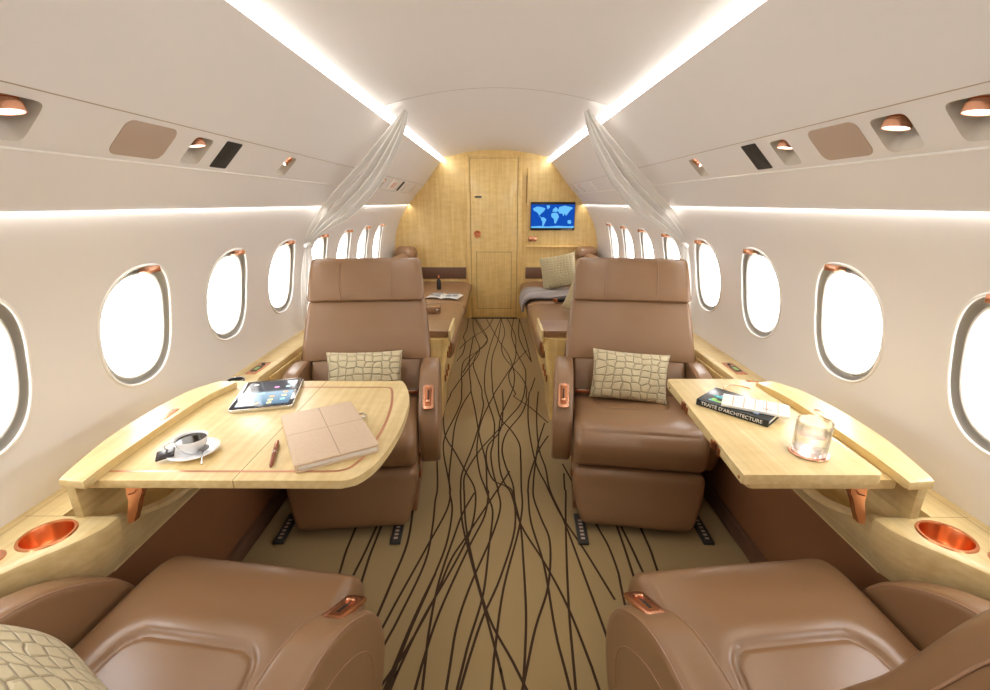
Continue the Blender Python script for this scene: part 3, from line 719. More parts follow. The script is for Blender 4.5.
# ------------------------------------------------------------------ tables
def table(side):
    if side < 0:
        e = empty('folding_table', (-.65,1.23,0), label='unfolded maple table with copper inlay at the left windows', cat='table')
        pts = [(-.99,.905),(-.30,.905),(-.262,1.02),(-.262,1.22),(-.292,1.42),(-.345,1.56),(-.94,1.56)]
        out = [(-.99,.905)]+round_poly([(-.99,.905),(-.325,.905),(-.295,1.0)], [0,.05,0])[1:-1]
        out = [(-.975,.928),(-.975,1.56)]
        curve = catmull([(-.345,1.560),(-.318,1.50),(-.290,1.40),(-.279,1.28),(-.278,1.18),(-.288,1.07),(-.308,.985),(-.345,.934),(-.40,.928)], 6)
        full = out+curve
        top = prism('tabletop', [(x+.65,y-1.23) for x,y in full], .683,.705, M['maple_y'], e, bev=.003)
        inl = catmull([(-.952,.966),(-.80,.966),(-.60,.966),(-.42,.966)],3)[:-1]+catmull([(-.42,.966),(-.375,.972),(-.350,1.005),(-.335,1.08),(-.328,1.20),(-.336,1.33),(-.356,1.44),(-.374,1.49),(-.40,1.497),(-.50,1.497),(-.93,1.497)],6)
        v,f = ribbon([(x+.65,y-1.23) for x,y in inl], .0085, .7054)
        mesh_obj('copper_inlay', v, f, M['copper_inlay'], e, smooth=False)
        v,f = ribbon([(-.622+.65,.929-1.23),(-.622+.65,1.562-1.23)], .0022, .7053)
        mesh_obj('leaf_joint', v, f, M['maple_line'], e, smooth=False)
        v = [(.028,-.3026,.684),(.0302,-.3026,.684),(.0302,-.3026,.705),(.028,-.3026,.705)]
        mesh_obj('leaf_joint', v, [(0,1,2,3)], M['maple_line'], e, smooth=False)
        for x in (-.86,):
            pass
        ox, oy = -.65, 1.23; bx = -.885
    else:
        e = empty('folding_table', (.76,1.23,0), label='half-folded maple table with copper edge hinges at the right windows', cat='table')
        ox, oy = .76, 1.23
        top = prism('table_leaf', [(x-ox,y-oy) for x,y in round_poly([(.572,.915),(.900,.915),(.905,1.20),(.885,1.515),(.610,1.515)], [.004,.02,0,.04,.012])], .705,.731, M['maple_y'], e, bev=.003)
        prism('base_leaf', [(x-ox,y-oy) for x,y in round_poly([(.60,.935),(.955,.935),(.955,1.55),(.63,1.55)], .01)], .680,.7045, M['maple_y'], e, bev=.002)
        # hinges on the aisle edge
        def edge(t): return (.572+(.610-.572)*t, .915+(1.515-.915)*t)
        ang = math.atan2(1.515-.915, .610-.572)
        for t in (.03,.26,.67,.93):
            x,y = edge(t)
            big = t in (.26,.67)
            h = empty('hinge', (x-ox,y-oy,.714)); h.parent = e; h.rotation_euler = (0,0,ang)
            if big:
                for k in (-1,0,1):
                    box('hinge_plate', k*.020-.009,k*.020+.009, -.0005,.0026, -.009-.006*(k%2),.014-.006*(k%2), M['copper_dark'], h, bev=.001)
            else:
                lathe('hinge_pin', [(0,.002),(.004,.0015),(.0045,0)], M['copper_dark'], h, n=12, rot=(-PI/2,0,0))
        bx = .885
        # finger hole ring in the leaf
        arc = [(.815+.042*math.cos(a)-ox, 1.425+.030*math.sin(a)-oy, .7313) for a in lin(-.1,PI*1.05,16)]
        tube('finger_ring', arc, .0028, M['copper'], e, n=6)
    # bracket arm
    s = side
    b = empty('support_arm', (bx-ox,.940-oy,0)); b.parent = e
    prof = [(.0,.682),(.034,.682),(.030,.655),(.004,.625),(-.006,.590),(-.020,.575),(-.030,.585),(-.022,.615),(-.004,.645),(-.004,.665)]
    prof = [(-.006,.684),(.036,.684),(.034,.664),(.016,.640),(.008,.612),(-.006,.578),(-.026,.572),(-.022,.600),(-.006,.636),(-.008,.660)]
    # drawn in x,z: leans from the table down towards the aisle side of the pocket
    sg = -1
    pp = [(a*s*sg*-1, z) for a,z in prof] if s>0 else [(a*-1*s*-1, z) for a,z in prof]
    pp = [((-a if s<0 else a), z) for a,z in prof]
    pp = [(-x, z) for x,z in pp]
    bm = bmesh.new()
    lo = [bm.verts.new((x,0,z)) for x,z in pp]; hi = [bm.verts.new((x,.018,z)) for x,z in pp]
    k = len(pp); bm.faces.new(lo); bm.faces.new(hi[::-1])
    for i in range(k): bm.faces.new((lo[i],lo[(i+1)%k],hi[(i+1)%k],hi[i]))
    bmesh.ops.bevel(bm, geom=bm.edges[:], offset=.002, segments=2, affect='EDGES')
    bm_obj('arm', bm, M['copper'], b)
    tube('arm_slot', [(( .020 if s<0 else -.020), -.0004, .672),((.012 if s<0 else -.012), -.0004, .662),((-.002 if s<0 else .002), -.0004,.658)][::1], .0022, M['copper_dark'], b, n=6)
    x0,x1 = -.050,.050
    box('arm_plate', x0+(-.01*s),x1+(-.01*s), -.002,.034, .681,.6835, M['copper'], b, bev=.001)
    return e
M['copper_inlay'] = mat('copper_inlay', (.62,.30,.18), .3, metal=.75)
table(-1); table(1)

# ------------------------------------------------------------------ club seats
def seat(cx, cy, rz, aisle, label, near, belt=True, lean=0.0):
    """aisle = local x sign of the armrest with the control"""
    e = empty('club_seat', (cx,cy,0), rz, label, 'seat', 'brown leather club seats')
    LM = M['leather']
    # cushion: top surface displaced for the sunken centre panel
    prof = catmull([(.16,.405),(.02,.425),(-.12,.437),(-.25,.446),(-.33,.436),(-.378,.392),(-.384,.335),(-.362,.285),(-.30,.272),(-.05,.27),(.16,.27)], 16, closed=True)
    hw = .268
    v, f = extr(prof, hw*2, .035, nx=90, nr=7)
    px, py0, r = .150, -.120, .045    # panel half width, front edge, corner
    out = []
    for x,y,z in v:
        if z > .36 and y > -.34:
            # signed distance to panel (rounded at its front)
            dx = abs(x)-px-max(0,(y+.12))*.15; dy = py0-y
            qx, qy = dx+r, dy+r
            sd = math.hypot(max(qx,0),max(qy,0))+min(max(qx,qy),0)-r
            groove = -.009*math.exp(-(sd/.0055)**2)
            inside = -.005/(1+math.exp(max(-60,min(60,sd/.005))))
            bulge = .004*math.exp(-((sd-.035)/.03)**2) if sd>0 else .0
            crown = .008*(1-(x/hw)**2)
            z += groove+inside+bulge+crown
        out.append((x,y,z))
    # denser top: subdivide once for a crisp crease
    mesh_obj('seat_cushion', out, f, LM, e, smooth=True)
    # leg rest below the cushion
    fp = catmull([(-.20,.268),(-.33,.270),(-.372,.255),(-.392,.19),(-.425,.09),(-.425,.045),(-.39,.028),(-.34,.045),(-.25,.15)], 6, closed=True)
    v, f = extr(fp, hw*2-.004, .028, nx=6)
    v = [(x*(1-.17*max(0,(.20-z)/.17)**1.3), y, z) for x,y,z in v]
    mesh_obj('leg_rest', v, f, LM, e)
    # base shroud
    box('seat_base', -.22,.22, -.27,.24, .035,.275, M['leather_dark'], e, bev=.02, seg=3)
    for sx in (-1,1):
        box('base_foot', sx*.235-.02,sx*.235+.02, -.30,.22, .012,.06, M['leather_dark'], e, bev=.008)
    # back rest in three cushions
    def L(y, z):  # lean
        return (y+lean*(z-.4), z)
    def backpart(name, pr, w, r, wb, wt, z0, z1):
        pr = catmull([L(*q) for q in pr], 6, closed=True)
        v, f = extr(pr, w, r, nx=10)
        o = []
        for x,y,z in v:
            t = min(1,max(0,(z-z0)/(z1-z0))); k = wb+(wt-wb)*t
            xx = x*k/(w/2)
            y2 = y + .012*(abs(xx)/(w/2))**2*-1     # wings wrap forward
            o.append((xx,y2,z))
        return mesh_obj(name, o, f, LM, e)
    backpart('lumbar_cushion', [(.07,.385),(.082,.44),(.112,.52),(.140,.572),(.165,.590),(.215,.580),(.235,.50),(.22,.40),(.14,.37)], .54, .02, .268,.272, .40,.59)
    if near:
        nb = [(.150,.583),(.160,.65),(.200,.765),(.240,.850),(.258,.90),(.285,.98),(.312,1.035),(.352,1.058),(.395,1.04),(.420,.98),(.415,.88),(.375,.72),(.335,.60),(.24,.575)]
        backpart('back_cushion', nb, .60, .042, .312,.280, .58,1.04)
        ring = inset(catmull([L(*q) for q in nb], 6, closed=True), .040)
        for sx in (-1,1):
            tube('back_seam', [(sx*(.3125+(.280-.312)*min(1,max(0,(z-.58)/.46))), y-.012*1.05, z) for y,z in ring], .0016, M['seam'], e, n=6, closed=True)
        backpart('back_shell', [(.19,.30),(.19,.42),(.22,.57),(.30,.60),(.345,.60),(.33,.50),(.32,.30)], .56, .015, .276,.270, .3,1.0)
    else:
        backpart('back_cushion', [(.150,.583),(.145,.600),(.168,.68),(.205,.765),(.243,.835),(.262,.862),(.300,.868),(.345,.850),(.335,.76),(.29,.66),(.25,.59),(.20,.578)], .60, .024, .318,.288, .58,.86)
        h = backpart('headrest', [(.245,.862),(.238,.885),(.255,.945),(.286,1.018),(.315,1.053),(.352,1.062),(.388,1.040),(.385,.95),(.36,.885),(.32,.858)], .58, .024, .289,.272, .86,1.04)
        for sx in (-1,1):
            path = [L(y-.0015,z) for y,z in catmull([(.243,.866),(.237,.885),(.254,.945),(.285,1.018),(.314,1.053),(.347,1.063)],5)]
            tube('head_seam', [(sx*.125, y-.012*(.125/.29)**2, z) for y,z in path], .0013, M['seam'], h, n=6)
        # shell behind the back
        backpart('back_shell', [(.19,.30),(.19,.42),(.22,.58),(.30,.84),(.34,.96),(.38,1.02),(.425,1.01),(.425,.90),(.38,.70),(.34,.50),(.32,.30)], .56, .015, .276,.270, .3,1.0)
    # armrests
    ap = catmull([(.22,.52),(.15,.585),(.02,.592),(-.06,.578),(-.13,.544),(-.20,.490),(-.243,.432),(-.262,.375),(-.265,.32),(-.246,.255),(-.21,.208),(-.15,.190),(-.05,.205),(.08,.24),(.20,.30),(.24,.42)], 7, closed=True)
    for sx in (-1,1):
        aw = .088 if sx == aisle else .072
        v, f = extr(ap, aw, .017, nx=4)
        a = empty('armrest', (sx*(.273+aw/2),0,0)); a.parent = e
        mesh_obj('arm_pad', v, f, LM, a)
        # piped seam round the outer face and the inset side panel
        for s2 in (-1,1):
            ring = inset(ap, .006)
            top = [(y,z) for y,z in ring if z > .24 and y < .18]
            # contiguous front/top run
            i0 = max(range(len(ring)), key=lambda i: ring[i][0]-abs(ring[i][1]-.55))
            seq = [ring[(i0+k) % len(ring)] for k in range(len(ring))]
            seq = [q for q in seq if q[1] > .235][:60]
            tube('arm_seam', [(s2*(aw/2-.004),y,z) for y,z in seq], .0016, M['seam'], a, n=6)
        if sx == aisle:
            ring = inset(ap, .075)
            ring = [q for q in ring]
            tube('side_panel_seam', [(sx*.0443,y,z) for y,z in ring], .0014, M['seam'], a, n=6, closed=True)
            # copper control plate lying on the sloping front
            p0 = Vector((-.179,.5125)); tdir = (Vector((-.13,.544))-Vector((-.20,.490))).normalized()
            tilt = math.atan2(tdir.y, tdir.x)
            c = empty('recline_control', (0,p0.x,p0.y), rot=(tilt-PI,0,0)); c.parent = a
            c.rotation_euler = (tilt-R(9), 0, 0)
            fr = prism('control_plate', round_rect(.046,.135,.012,5), -.003,.0045, M['copper'], c, bev=.0015)
            prism('control_well', round_rect(.028,.104,.006,4), .0040,.0052, M['copper_dark'], c, bev=.0004)
            box('control_slot', -.0035,.0035, -.020,.036, .0050,.0060, M['black'], c, bev=.0005)
            box('control_lever', -.010,.010, -.036,-.022, .004,.012, M['copper'], c, bev=.003)
    # seat-belt buckle at the aisle side
    b = empty('seat_belt', (aisle*.222,.035,.447)); b.parent = e
    box('buckle', -.034,.034, -.016,.016, -.004,.012, M['copper_dark'], b, bev=.003)
    box('buckle_plate', -.028,.028, -.010,.010, .011,.014, M['steel'], b, bev=.001)
    # lever on the lower aisle side
    box('recline_lever', aisle*.262-.006,aisle*.262+.006, -.20,-.16, .19,.225, M['copper_dark'], e, bev=.004)
    box('swivel_lever', aisle*.262-.006,aisle*.262+.006, -.19,-.165, .11,.14, M['copper_dark'], e, bev=.004)
    return e
R = math.radians
seat(-.630,2.0, R(5), 1, 'brown leather club seat behind the left table, facing the viewer', False)
seat(.640,2.0, R(-8), -1, 'brown leather club seat beyond the right table, facing the viewer', False)
seat(-.657,.618, PI-R(8), -1, 'brown leather club seat at the near left with a crocodile-check cushion', True, lean=.30)
seat(.650,.618, PI+R(6), 1, 'brown leather club seat at the near right, its curved backrest showing', True, lean=.0)

# floor rails
k = 0
for x, lab in ((-.902,'left seat, window side'),(-.425,'left seat, aisle side'),(.372,'right seat, aisle side'),(.882,'right seat, window side')):
    e = empty('seat_rail', (x,1.80,0), R(3 if x<0 else -3), 'black seat track end set in the carpet under the far %s'%lab, 'seat track', 'seat track ends under the far seats')
    box('track_cover', -.022,.022, -.275,-.09, 0,.013, M['rail'], e, bev=.004)
    m = MB()
    for j in range(6):
        y = -.255+j*.022
        m.add([(-.008,y,.0136),(.008,y,.0136),(.008,y+.012,.0136),(-.008,y+.012,.0136)],[(0,1,2,3)])
    m.build('track_teeth', M['tan'], e, smooth=False)

# ------------------------------------------------------------------ divans and the side cabinets beyond
def divan(side):
    sn = 'left' if side<0 else 'right'
    e = empty('divan', (side*.72,4.05,0), label='long brown leather divan along the %s wall at the far end'%sn, cat='sofa', group='far divans')
    ox, oy = side*.72, 4.05
    prof = catmull([(1.09,.44),(.9,.452),(.6,.455),(.40,.452),(.305,.43),(.285,.37),(.305,.315),(.36,.295),(.7,.29),(1.09,.29)], 6, closed=True)
    for nm,(y0,y1) in (('seat_cushion',(2.97,4.10)),('seat_cushion',(4.104,5.33))):
        v, f = extr(prof, y1-y0, .03, nx=4)
        v = [(side*a-ox, (y0+y1)/2+x-oy, z) for x,a,z in v]
        mesh_obj(nm, v, f, M['leather'], e)
    X = sorted((side*.375-ox, side*1.06-ox))
    box('divan_base', X[0],X[1], 2.97-oy,5.33-oy, 0,.30, M['maple_z'], e, bev=.004)
    for j,y in enumerate((3.05,3.35,3.65,3.95,4.3,4.7)):
        xx = sorted((side*.370-ox, side*.377-ox))
        box('drawer_catch', xx[0],xx[1], y-oy-.012,y-oy+.012, .17,.215, M['copper_dark'], e, bev=.002)
    pb = catmull([(.98,.44),(.955,.60),(.965,.76),(1.0,.80),(1.05,.80),(1.09,.74),(1.10,.44)], 6, closed=True)
    for y0,y1 in ((2.97,4.10),(4.104,5.30)):
        v, f = extr(pb, y1-y0, .035, nx=4)
        v = [(side*a-ox, (y0+y1)/2+x-oy, z) for x,a,z in v]
        mesh_obj('back_cushion', v, f, M['leather'], e)
    # end bolster against the bulkhead
    bp = catmull([(5.10,.70),(5.05,.78),(5.09,.85),(5.19,.87),(5.29,.84),(5.31,.76),(5.25,.70)], 5, closed=True)
    v, f = extr(bp, .24, .075, nx=3)
    v = [(side*(1.01)+x-ox, a-oy, z) for x,a,z in v]
    mesh_obj('end_bolster', v, f, M['leather'], e)
    # cabinet at the near end of the divan
    c = empty('side_cabinet', (side*.50,2.79,0), label='maple arm cabinet with leather top pad behind the far %s seat'%sn, cat='cabinet')
    ox, oy = side*.50, 2.79
    pl = round_poly([(.0,-.16),(.46,-.16),(.46,.16),(.0,.16)], [.05,.02,.02,.02])
    bm = bmesh.new(); rows = []
    for z, xo in ((0,.345),(.20,.335),(.40,.312),(.545,.285)):
        rows.append([bm.verts.new((side*(xo+px*(.80-xo)/.46)-ox, py, z)) for px,py in pl])
    k = len(pl)
    for a,b in zip(rows,rows[1:]):
        for i in range(k): bm.faces.new((a[i],a[(i+1)%k],b[(i+1)%k],b[i]))
    bm.faces.new(rows[0]); bm.faces.new(rows[-1])
    body = bm_obj('cabinet_body', bm, M['maple_z'], c, sharp=30)
    pad = round_poly([(.29,-.13),(.78,-.13),(.78,.15),(.29,.15)], .02)
    prism('top_pad', [(side*x-ox,y) for x,y in pad], .545,.588, M['leather'], c, bev=.010, seg=3)
    rim = prism('top_rim', [(side*x-ox,y) for x,y in round_poly([(.272,-.165),(.286,-.165),(.286,.155),(.272,.155)], .004)], .53,.600, M['maple_y'], c, bev=.003)
    for y in (-.10,.0,.10):
        for z in (.43,.27):
            xo = .285+(.545-z)*.13
            xx = sorted((side*(xo-.006)-ox, side*(xo+.004)-ox))
            box('cabinet_catch', xx[0],xx[1], y-.010,y+.010, z-.02,z+.02, M['copper_dark'], c, bev=.002)
    m = MB()
divan(-1); divan(1)
M['tablet_black'] = mat('tablet_bezel', (.01,.01,.012), .08)
M['pen_brown'] = mat('pen_brown', (.28,.09,.045), .25, metal=.5)
M['choc'] = mat('foil_black', (.03,.025,.03), .25)
M['book_black'] = mat('book_cover_black', (.018,.022,.024), .25)
M['orange'] = mat('booklet_orange', (.85,.30,.16), .5)
M['red'] = mat('sign_red', (.65,.02,.03), .4)
M['pic_grey'] = mat('magazine_picture', (.30,.32,.34), .5)
M['sea'] = emis('screen_sea', (.006,.06,.36), 1.0)
M['land'] = emis('screen_land', (.12,.42,.75), 1.0)
SPOT_W = 2.6; WORLD_W = 6.5; EXPO = 0.42
# ------------------------------------------------------------------ cushions
def cushion(name, w, h, t, m, loc, rot, label, group=None, pinch=.06, sag=0):
    N = 28; v = []; f = []
    for s in (1,-1):
        o = len(v)
        for i in range(N+1):
            for j in range(N+1):
                u = -1+2*i/N; q = -1+2*j/N
                b = max(0,(1-u*u))**.42*max(0,(1-q*q))**.42
                x = u*w/2*(1-pinch*(1-q*q)); z = q*h/2*(1-pinch*(1-u*u))
                y = -s*(t/2*b+.0008) + .004*math.sin(5*u+2*q)*b
                v.append((x,y,z))
        f += [(o+i*(N+1)+j, o+(i+1)*(N+1)+j, o+(i+1)*(N+1)+j+1, o+i*(N+1)+j+1) for i in range(N) for j in range(N)]
    # stitch the rim
    o = (N+1)**2
    rim = [(i,0) for i in range(N)]+[(N,j) for j in range(N)]+[(i,N) for i in range(N,0,-1)]+[(0,j) for j in range(N,0,-1)]
    for k in range(len(rim)):
        a = rim[k]; b = rim[(k+1)%len(rim)]
        ia, ib = a[0]*(N+1)+a[1], b[0]*(N+1)+b[1]
        f.append((ia, ib, ib+o, ia+o))
    ob = mesh_obj(name, v, f, m, None, loc=loc, rot=rot)
    tag(ob, label, 'cushion', group); return ob
cushion('throw_cushion', .36,.225,.10, M['croc'], (-.625,2.030,.548), (R(-22),0,R(6)), 'pale green crocodile-check cushion leaning on the far left seat, partly behind the table')
cushion('throw_cushion', .36,.235,.10, M['croc'], (.634,2.020,.545), (R(-22),R(3),R(-8)), 'pale green crocodile-check cushion leaning on the far right seat')
cushion('throw_cushion', .48,.40,.13, M['croc'], (-.780,.500,.585), (R(38),R(6),R(-28)), 'large crocodile-check cushion on the near left seat, cut by the photo corner')
cushion('throw_cushion', .36,.34,.12, M['croc_small'], (.625,4.55,.675), (R(-18),R(-12),R(-14)), 'square pale silk cushion standing on the far right divan below the wall screen')
cushion('throw_cushion', .34,.34,.12, M['croc_small'], (.740,3.70,.60), (R(-15),R(14),R(-40)), 'second silk cushion on the right divan, mostly hidden behind the far right seat')

# blanket folded over the right divan
def blanket():
    N = 26; K = 12; v = []
    for i in range(N+1):
        s = i/N*.56
        # path: along the divan top towards the aisle, over its edge and down
        if s < .40: x = .74-s; z = .470
        else:
            a = min(1,(s-.40)/.10)*PI/2; x = .34-.075*math.sin(a); z = .470-.075*(1-math.cos(a)) - max(0,s-.50)
        for j in range(K+1):
            y = 4.20+.50*j/K + .015*math.sin(i*.5)
            v.append((x-.5, y-4.45, z+.006*math.sin(j*1.3+i*.3)+.012*math.sin(PI*j/K)))
    f = grid_faces(N+1,K+1)
    o = mesh_obj('blanket', v, f, M['purple'], None, loc=(.5,4.45,0))
    md = o.modifiers.new('t','SOLIDIFY'); md.thickness = .022; md.offset = 1
    b = o.modifiers.new('b','BEVEL'); b.width = .006; b.segments = 2
    tag(o, 'folded grey blanket draped over the edge of the right divan', 'blanket')
blanket()
e = empty('remote_handset', (.60,4.12,.462), R(20), 'small dark handset with copper end lying on the right divan', 'handset')
box('handset_body', -.05,.05,-.02,.02,0,.03, M['black'], e, bev=.006); box('handset_end', -.075,-.045,-.024,.024,0,.034, M['copper_dark'], e, bev=.006)
# magazine on left divan
e = empty('magazine', (-.50,4.36,.460), R(-12), 'white open magazine lying on the left divan', 'magazine')
for s in (-1,1):
    m = MB(); m.add([(s*x,y,.004+.012*math.sin(min(1,x/.16)*PI)) for x in lin(0,.16,9) for y in (-.11,.11)], grid_faces(9,2))
    o = m.build('page', M['paper'], e); md = o.modifiers.new('s','SOLIDIFY'); md.thickness=.003
    m = MB()
    for j,(x0,x1,y0,y1) in enumerate(((.03,.13,.04,.09),(.03,.08,-.08,.0),(.09,.14,-.06,.01))):
        m.add([(s*x0,y0,.021),(s*x1,y0,.021),(s*x1,y1,.021),(s*x0,y1,.021)],[(0,1,2,3)])
    m.build('picture', M['pic_grey'] if 'pic_grey' in M else M['tan'], e, smooth=False)
e = empty('storage_box', (-.52,3.72,.460), R(5), 'small brown box on the left divan in front of the magazine', 'box')
box('box_body', -.055,.055,-.05,.05,0,.05, M['leather'], e, bev=.004); box('box_clasp', .02,.04,-.054,-.048,.015,.035, M['steel'], e, bev=.002)
e = empty('bottle', (-.60,4.75,.462), 0, 'small dark bottle with red cap on the left divan beside the bulkhead', 'bottle')
lathe('bottle_body', [(0,0),(.022,0),(.024,.01),(.022,.09),(.010,.11),(.010,.125),(0,.125)], M['black'], e, n=20)
lathe('bottle_cap', [(0,.15),(.012,.148),(.013,.122),(.0,.122)], M['copper_cup'], e, n=16)

# ------------------------------------------------------------------ things on the left table
ZT = .7055
# tablet
e = empty('tablet', (-.770,1.422,ZT+.0005), math.atan2(1.318-1.268, .173), 'silver-edged tablet computer showing app icons on the left table', 'tablet')
e.rotation_euler = (0,0,R(14))
prism('tablet_shell', round_rect(.190,.245,.014), 0,.010, M['steel'], e, bev=.003)
prism('tablet_glass', round_rect(.184,.239,.012), .0098,.0108, M['tablet_black'], e, bev=.0003)
def screen_mat():
    m = bpy.data.materials.new('tablet_picture'); m.use_nodes = True; nt = m.node_tree; b = nt.nodes['Principled BSDF']
    tc = nt.nodes.new('ShaderNodeTexCoord'); sp = nt.nodes.new('ShaderNodeSeparateXYZ'); nt.links.new(tc.outputs['Object'], sp.inputs[0])
    mr = nt.nodes.new('ShaderNodeMapRange'); mr.inputs[1].default_value = -.10; mr.inputs[2].default_value = .10
    nt.links.new(sp.outputs[1], mr.inputs[0])
    r = nt.nodes.new('ShaderNodeValToRGB'); el = r.color_ramp.elements
    el[0].position = 0; el[0].color = (.06,.14,.24,1); el[1].position = 1; el[1].color = (.03,.035,.05,1)
    a = el.new(.50); a.color = (.28,.42,.55,1); a = el.new(.58); a.color = (.05,.06,.08,1)
    nt.links.new(mr.outputs[0], r.inputs[0]); nt.links.new(r.outputs[0], b.inputs['Base Color']); nt.links.new(r.outputs[0], b.inputs['Emission Color'])
    b.inputs['Emission Strength'].default_value = .5; b.inputs['Roughness'].default_value = .06
    return m
sc = prism('tablet_screen', round_rect(.158,.204,.002,2), .0107,.0112, screen_mat(), e, bev=0)
cols = [(.8,.35,.15),(.85,.8,.75),(.3,.6,.8),(.7,.3,.6),(.25,.7,.75),(.8,.7,.3)]
k = 0
for yy in (.080,.045,-.005,-.035,-.065,-.088):
    for xx in (-.055,-.018,.018,.055):
        k += 1
        if (yy > .04 and k % 3 == 0) or random.random() < .25: continue
        c = cols[(k*5+int(yy*100)) % 6]
        mm = M.setdefault('ic%d'%((k*5+int(yy*100))%6), mat('icon', c, .3, emit=c, estr=.5))
        prism('app_icon', round_rect(.015,.013,.003,2,xx,yy), .0111,.0116, mm, sc, bev=0)
lathe('home_button', [(0,.0112),(.006,.0112),(.007,.0109)], M['black'], e, n=16, loc=(0,-.111,0))
# leather folio
e = empty('portfolio', (-.472,1.142,ZT), 0, 'beige stitched leather portfolio lying on the left table near the aisle', 'portfolio')
e.rotation_euler = (0,0,R(30))
q = round_rect(.205,.315,.010)
prism('back_cover', q, 0,.005, M['folio'], e, bev=.002)
prism('paper_block', round_rect(.195,.304,.004), .0048,.0172, M['paper'], e, bev=.0005)
prism('front_cover', q, .017,.0225, M['folio'], e, bev=.0024, seg=3)
box('spine', -.1035,-.0975, -.155,.155, .0005,.022, M['folio'], e, bev=.002)
for a,b in (((-.102,.012),(.102,.012)),((.004,-.157),(.004,.157))):
    v,f = ribbon([a,b], .0022, .0227); mesh_obj('cover_seam', v, f, M['folio_seam'], e, smooth=False)
tube('pen_loop', [(.102,.048,.010),(.116,.050,.010),(.122,.062,.011),(.116,.074,.011),(.102,.075,.010)], .0022, M['steel'], e, n=8)
# pen
e = empty('pen', (-.574,1.040,ZT), R(108), 'copper brown ballpoint pen lying beside the portfolio', 'pen')
lathe('pen_barrel', [(0,-.072),(.0015,-.070),(.0045,-.058),(.0056,-.03),(.0056,.0)], M['pen_brown'], e, n=16, loc=(0,0,.0058), rot=(0,PI/2,0))
lathe('pen_band', [(.0056,0),(.0061,.0),(.0061,.004),(.0056,.004)], M['steel'], e, n=16, loc=(0,0,.0058), rot=(0,PI/2,0))
lathe('pen_cap', [(.0056,.004),(.0055,.05),(.0045,.064),(0,.066)], M['pen_brown'], e, n=16, loc=(0,0,.0058), rot=(0,PI/2,0))
box('pen_clip', .020,.062, -.0012,.0012, .0105,.0120, M['copper'], e, bev=.0005)
# saucer, cup, spoon, chocolate
SX, SY = -.788,1.050
e = empty('saucer', (SX,SY,ZT), 0, 'white porcelain saucer under the coffee cup', 'saucer'); e.scale = (.9,.9,.9)
lathe('dish', [(0,.003),(.028,.003),(.030,.001),(.034,.001),(.046,.005),(.066,.013),(.0675,.015),(.065,.0155),(.044,.0085),(.030,.005),(0,.005)], M['porcelain'], e, n=56)
e = empty('coffee_cup', (SX-.004,SY+.004,ZT+.0050), 0, 'white porcelain cup full of black coffee on the left table', 'cup'); e.scale = (.78,.78,.78)
lathe('cup_bowl', [(0,.0),(.022,.0),(.024,.003),(.033,.010),(.044,.028),(.048,.044),(.0505,.050),(.0490,.0505),(.0455,.044),(.041,.028),(.030,.012),(0,.006)], M['porcelain'], e, n=56)
lathe('coffee', [(0,.0425),(.0445,.0425),(.0455,.0435)], M['coffee'], e, n=48)
tube('cup_handle', catmull([(-.044,-.016,.040),(-.062,-.024,.041),(-.072,-.030,.030),(-.062,-.026,.018),(-.040,-.018,.016)],5), [.003]*21, M['porcelain'], e, n=8)
e = empty('teaspoon', (SX+.044,SY-.030,ZT+.014), R(-62), 'small steel teaspoon lying across the saucer', 'spoon')
lathe('spoon_bowl', [(0,-.005),(.6,-.004),(.95,-.0005),(1,.0),(.93,.0),(.55,-.003),(0,-.004)], M['steel'], e, n=28, loc=(-.030,0,.004))
e.children[0].scale = (.020,.013,1)
tube('spoon_handle', [(-.012,0,.003),(.010,0,.006),(.040,0,.004),(.052,0,.001)], [.0016,.0014,.002,.0026], M['steel'], e, n=8)
o = box('chocolate_square', -.020,.020,-.020,.020,0,.006, M['choc'], None, bev=.0015, loc=(SX-.052,SY-.030,ZT+.0125), rot=(R(6),R(-8),R(28)))
tag(o, 'dark wrapped chocolate square on the saucer edge', 'chocolate')

# ------------------------------------------------------------------ things on the right table
ZR = .7315
def bk(x, y): return x, y
e = empty('hardback_book', (.742,1.268,ZR), R(-38), 'black hardback architecture book lying on the right table', 'book')
e.rotation_euler = (0,0,R(-48))
BW,BH,BT = .205,.135,.020
# long axis = spine length (x), spine on -y
box('back_board', -BW/2,BW/2,-BH/2,BH/2,0,.003, M['book_black'], e, bev=.001)
box('page_block', -BW/2+.003,BW/2-.004,-BH/2+.003,BH/2-.004,.003,BT-.003, M['paper'], e, bev=.0005)
fc = box('front_board', -BW/2,BW/2,-BH/2,BH/2,BT-.003,BT, M['book_black'], e, bev=.001)
box('spine', -BW/2,BW/2,-BH/2-.002,-BH/2+.002,0,BT, M['book_black'], e, bev=.001)
text('spine_lettering', 'TRAITÉ D\'ARCHITECTURE', .0150, M['white_gloss'], e, (0,-BH/2-.0024,BT/2), (PI/2,0,0))
cs = [(.7,.02,.03),(.05,.35,.75),(.25,.6,.10),(.75,.65,.1),(.1,.55,.6),(.35,.5,.8)]
random.seed(3)
for k in range(22):
    c = random.randrange(6); x = -.085+random.random()*.15; y = -.050+random.random()*.055
    w = .008+random.random()*.022; h = .006+random.random()*.012
    mm = M.setdefault('bc%d'%c, mat('cover_colour', cs[c], .3))
    prism('cover_block', [(x,y),(x+w,y),(x+w,y+h),(x,y+h)], BT-.0002,BT+.0004+.00002*k, mm, fc, bev=0)
e = empty('booklet', (.768,1.236,ZR+BT+.001), R(-22), 'white booklet with orange grid lying on the black book', 'booklet')
e.rotation_euler = (0,0,R(-30))
W2,H2 = .175,.088
box('booklet_pages', -W2/2,W2/2,-H2/2,H2/2,0,.008, M['paper'], e, bev=.0008)
m = MB()
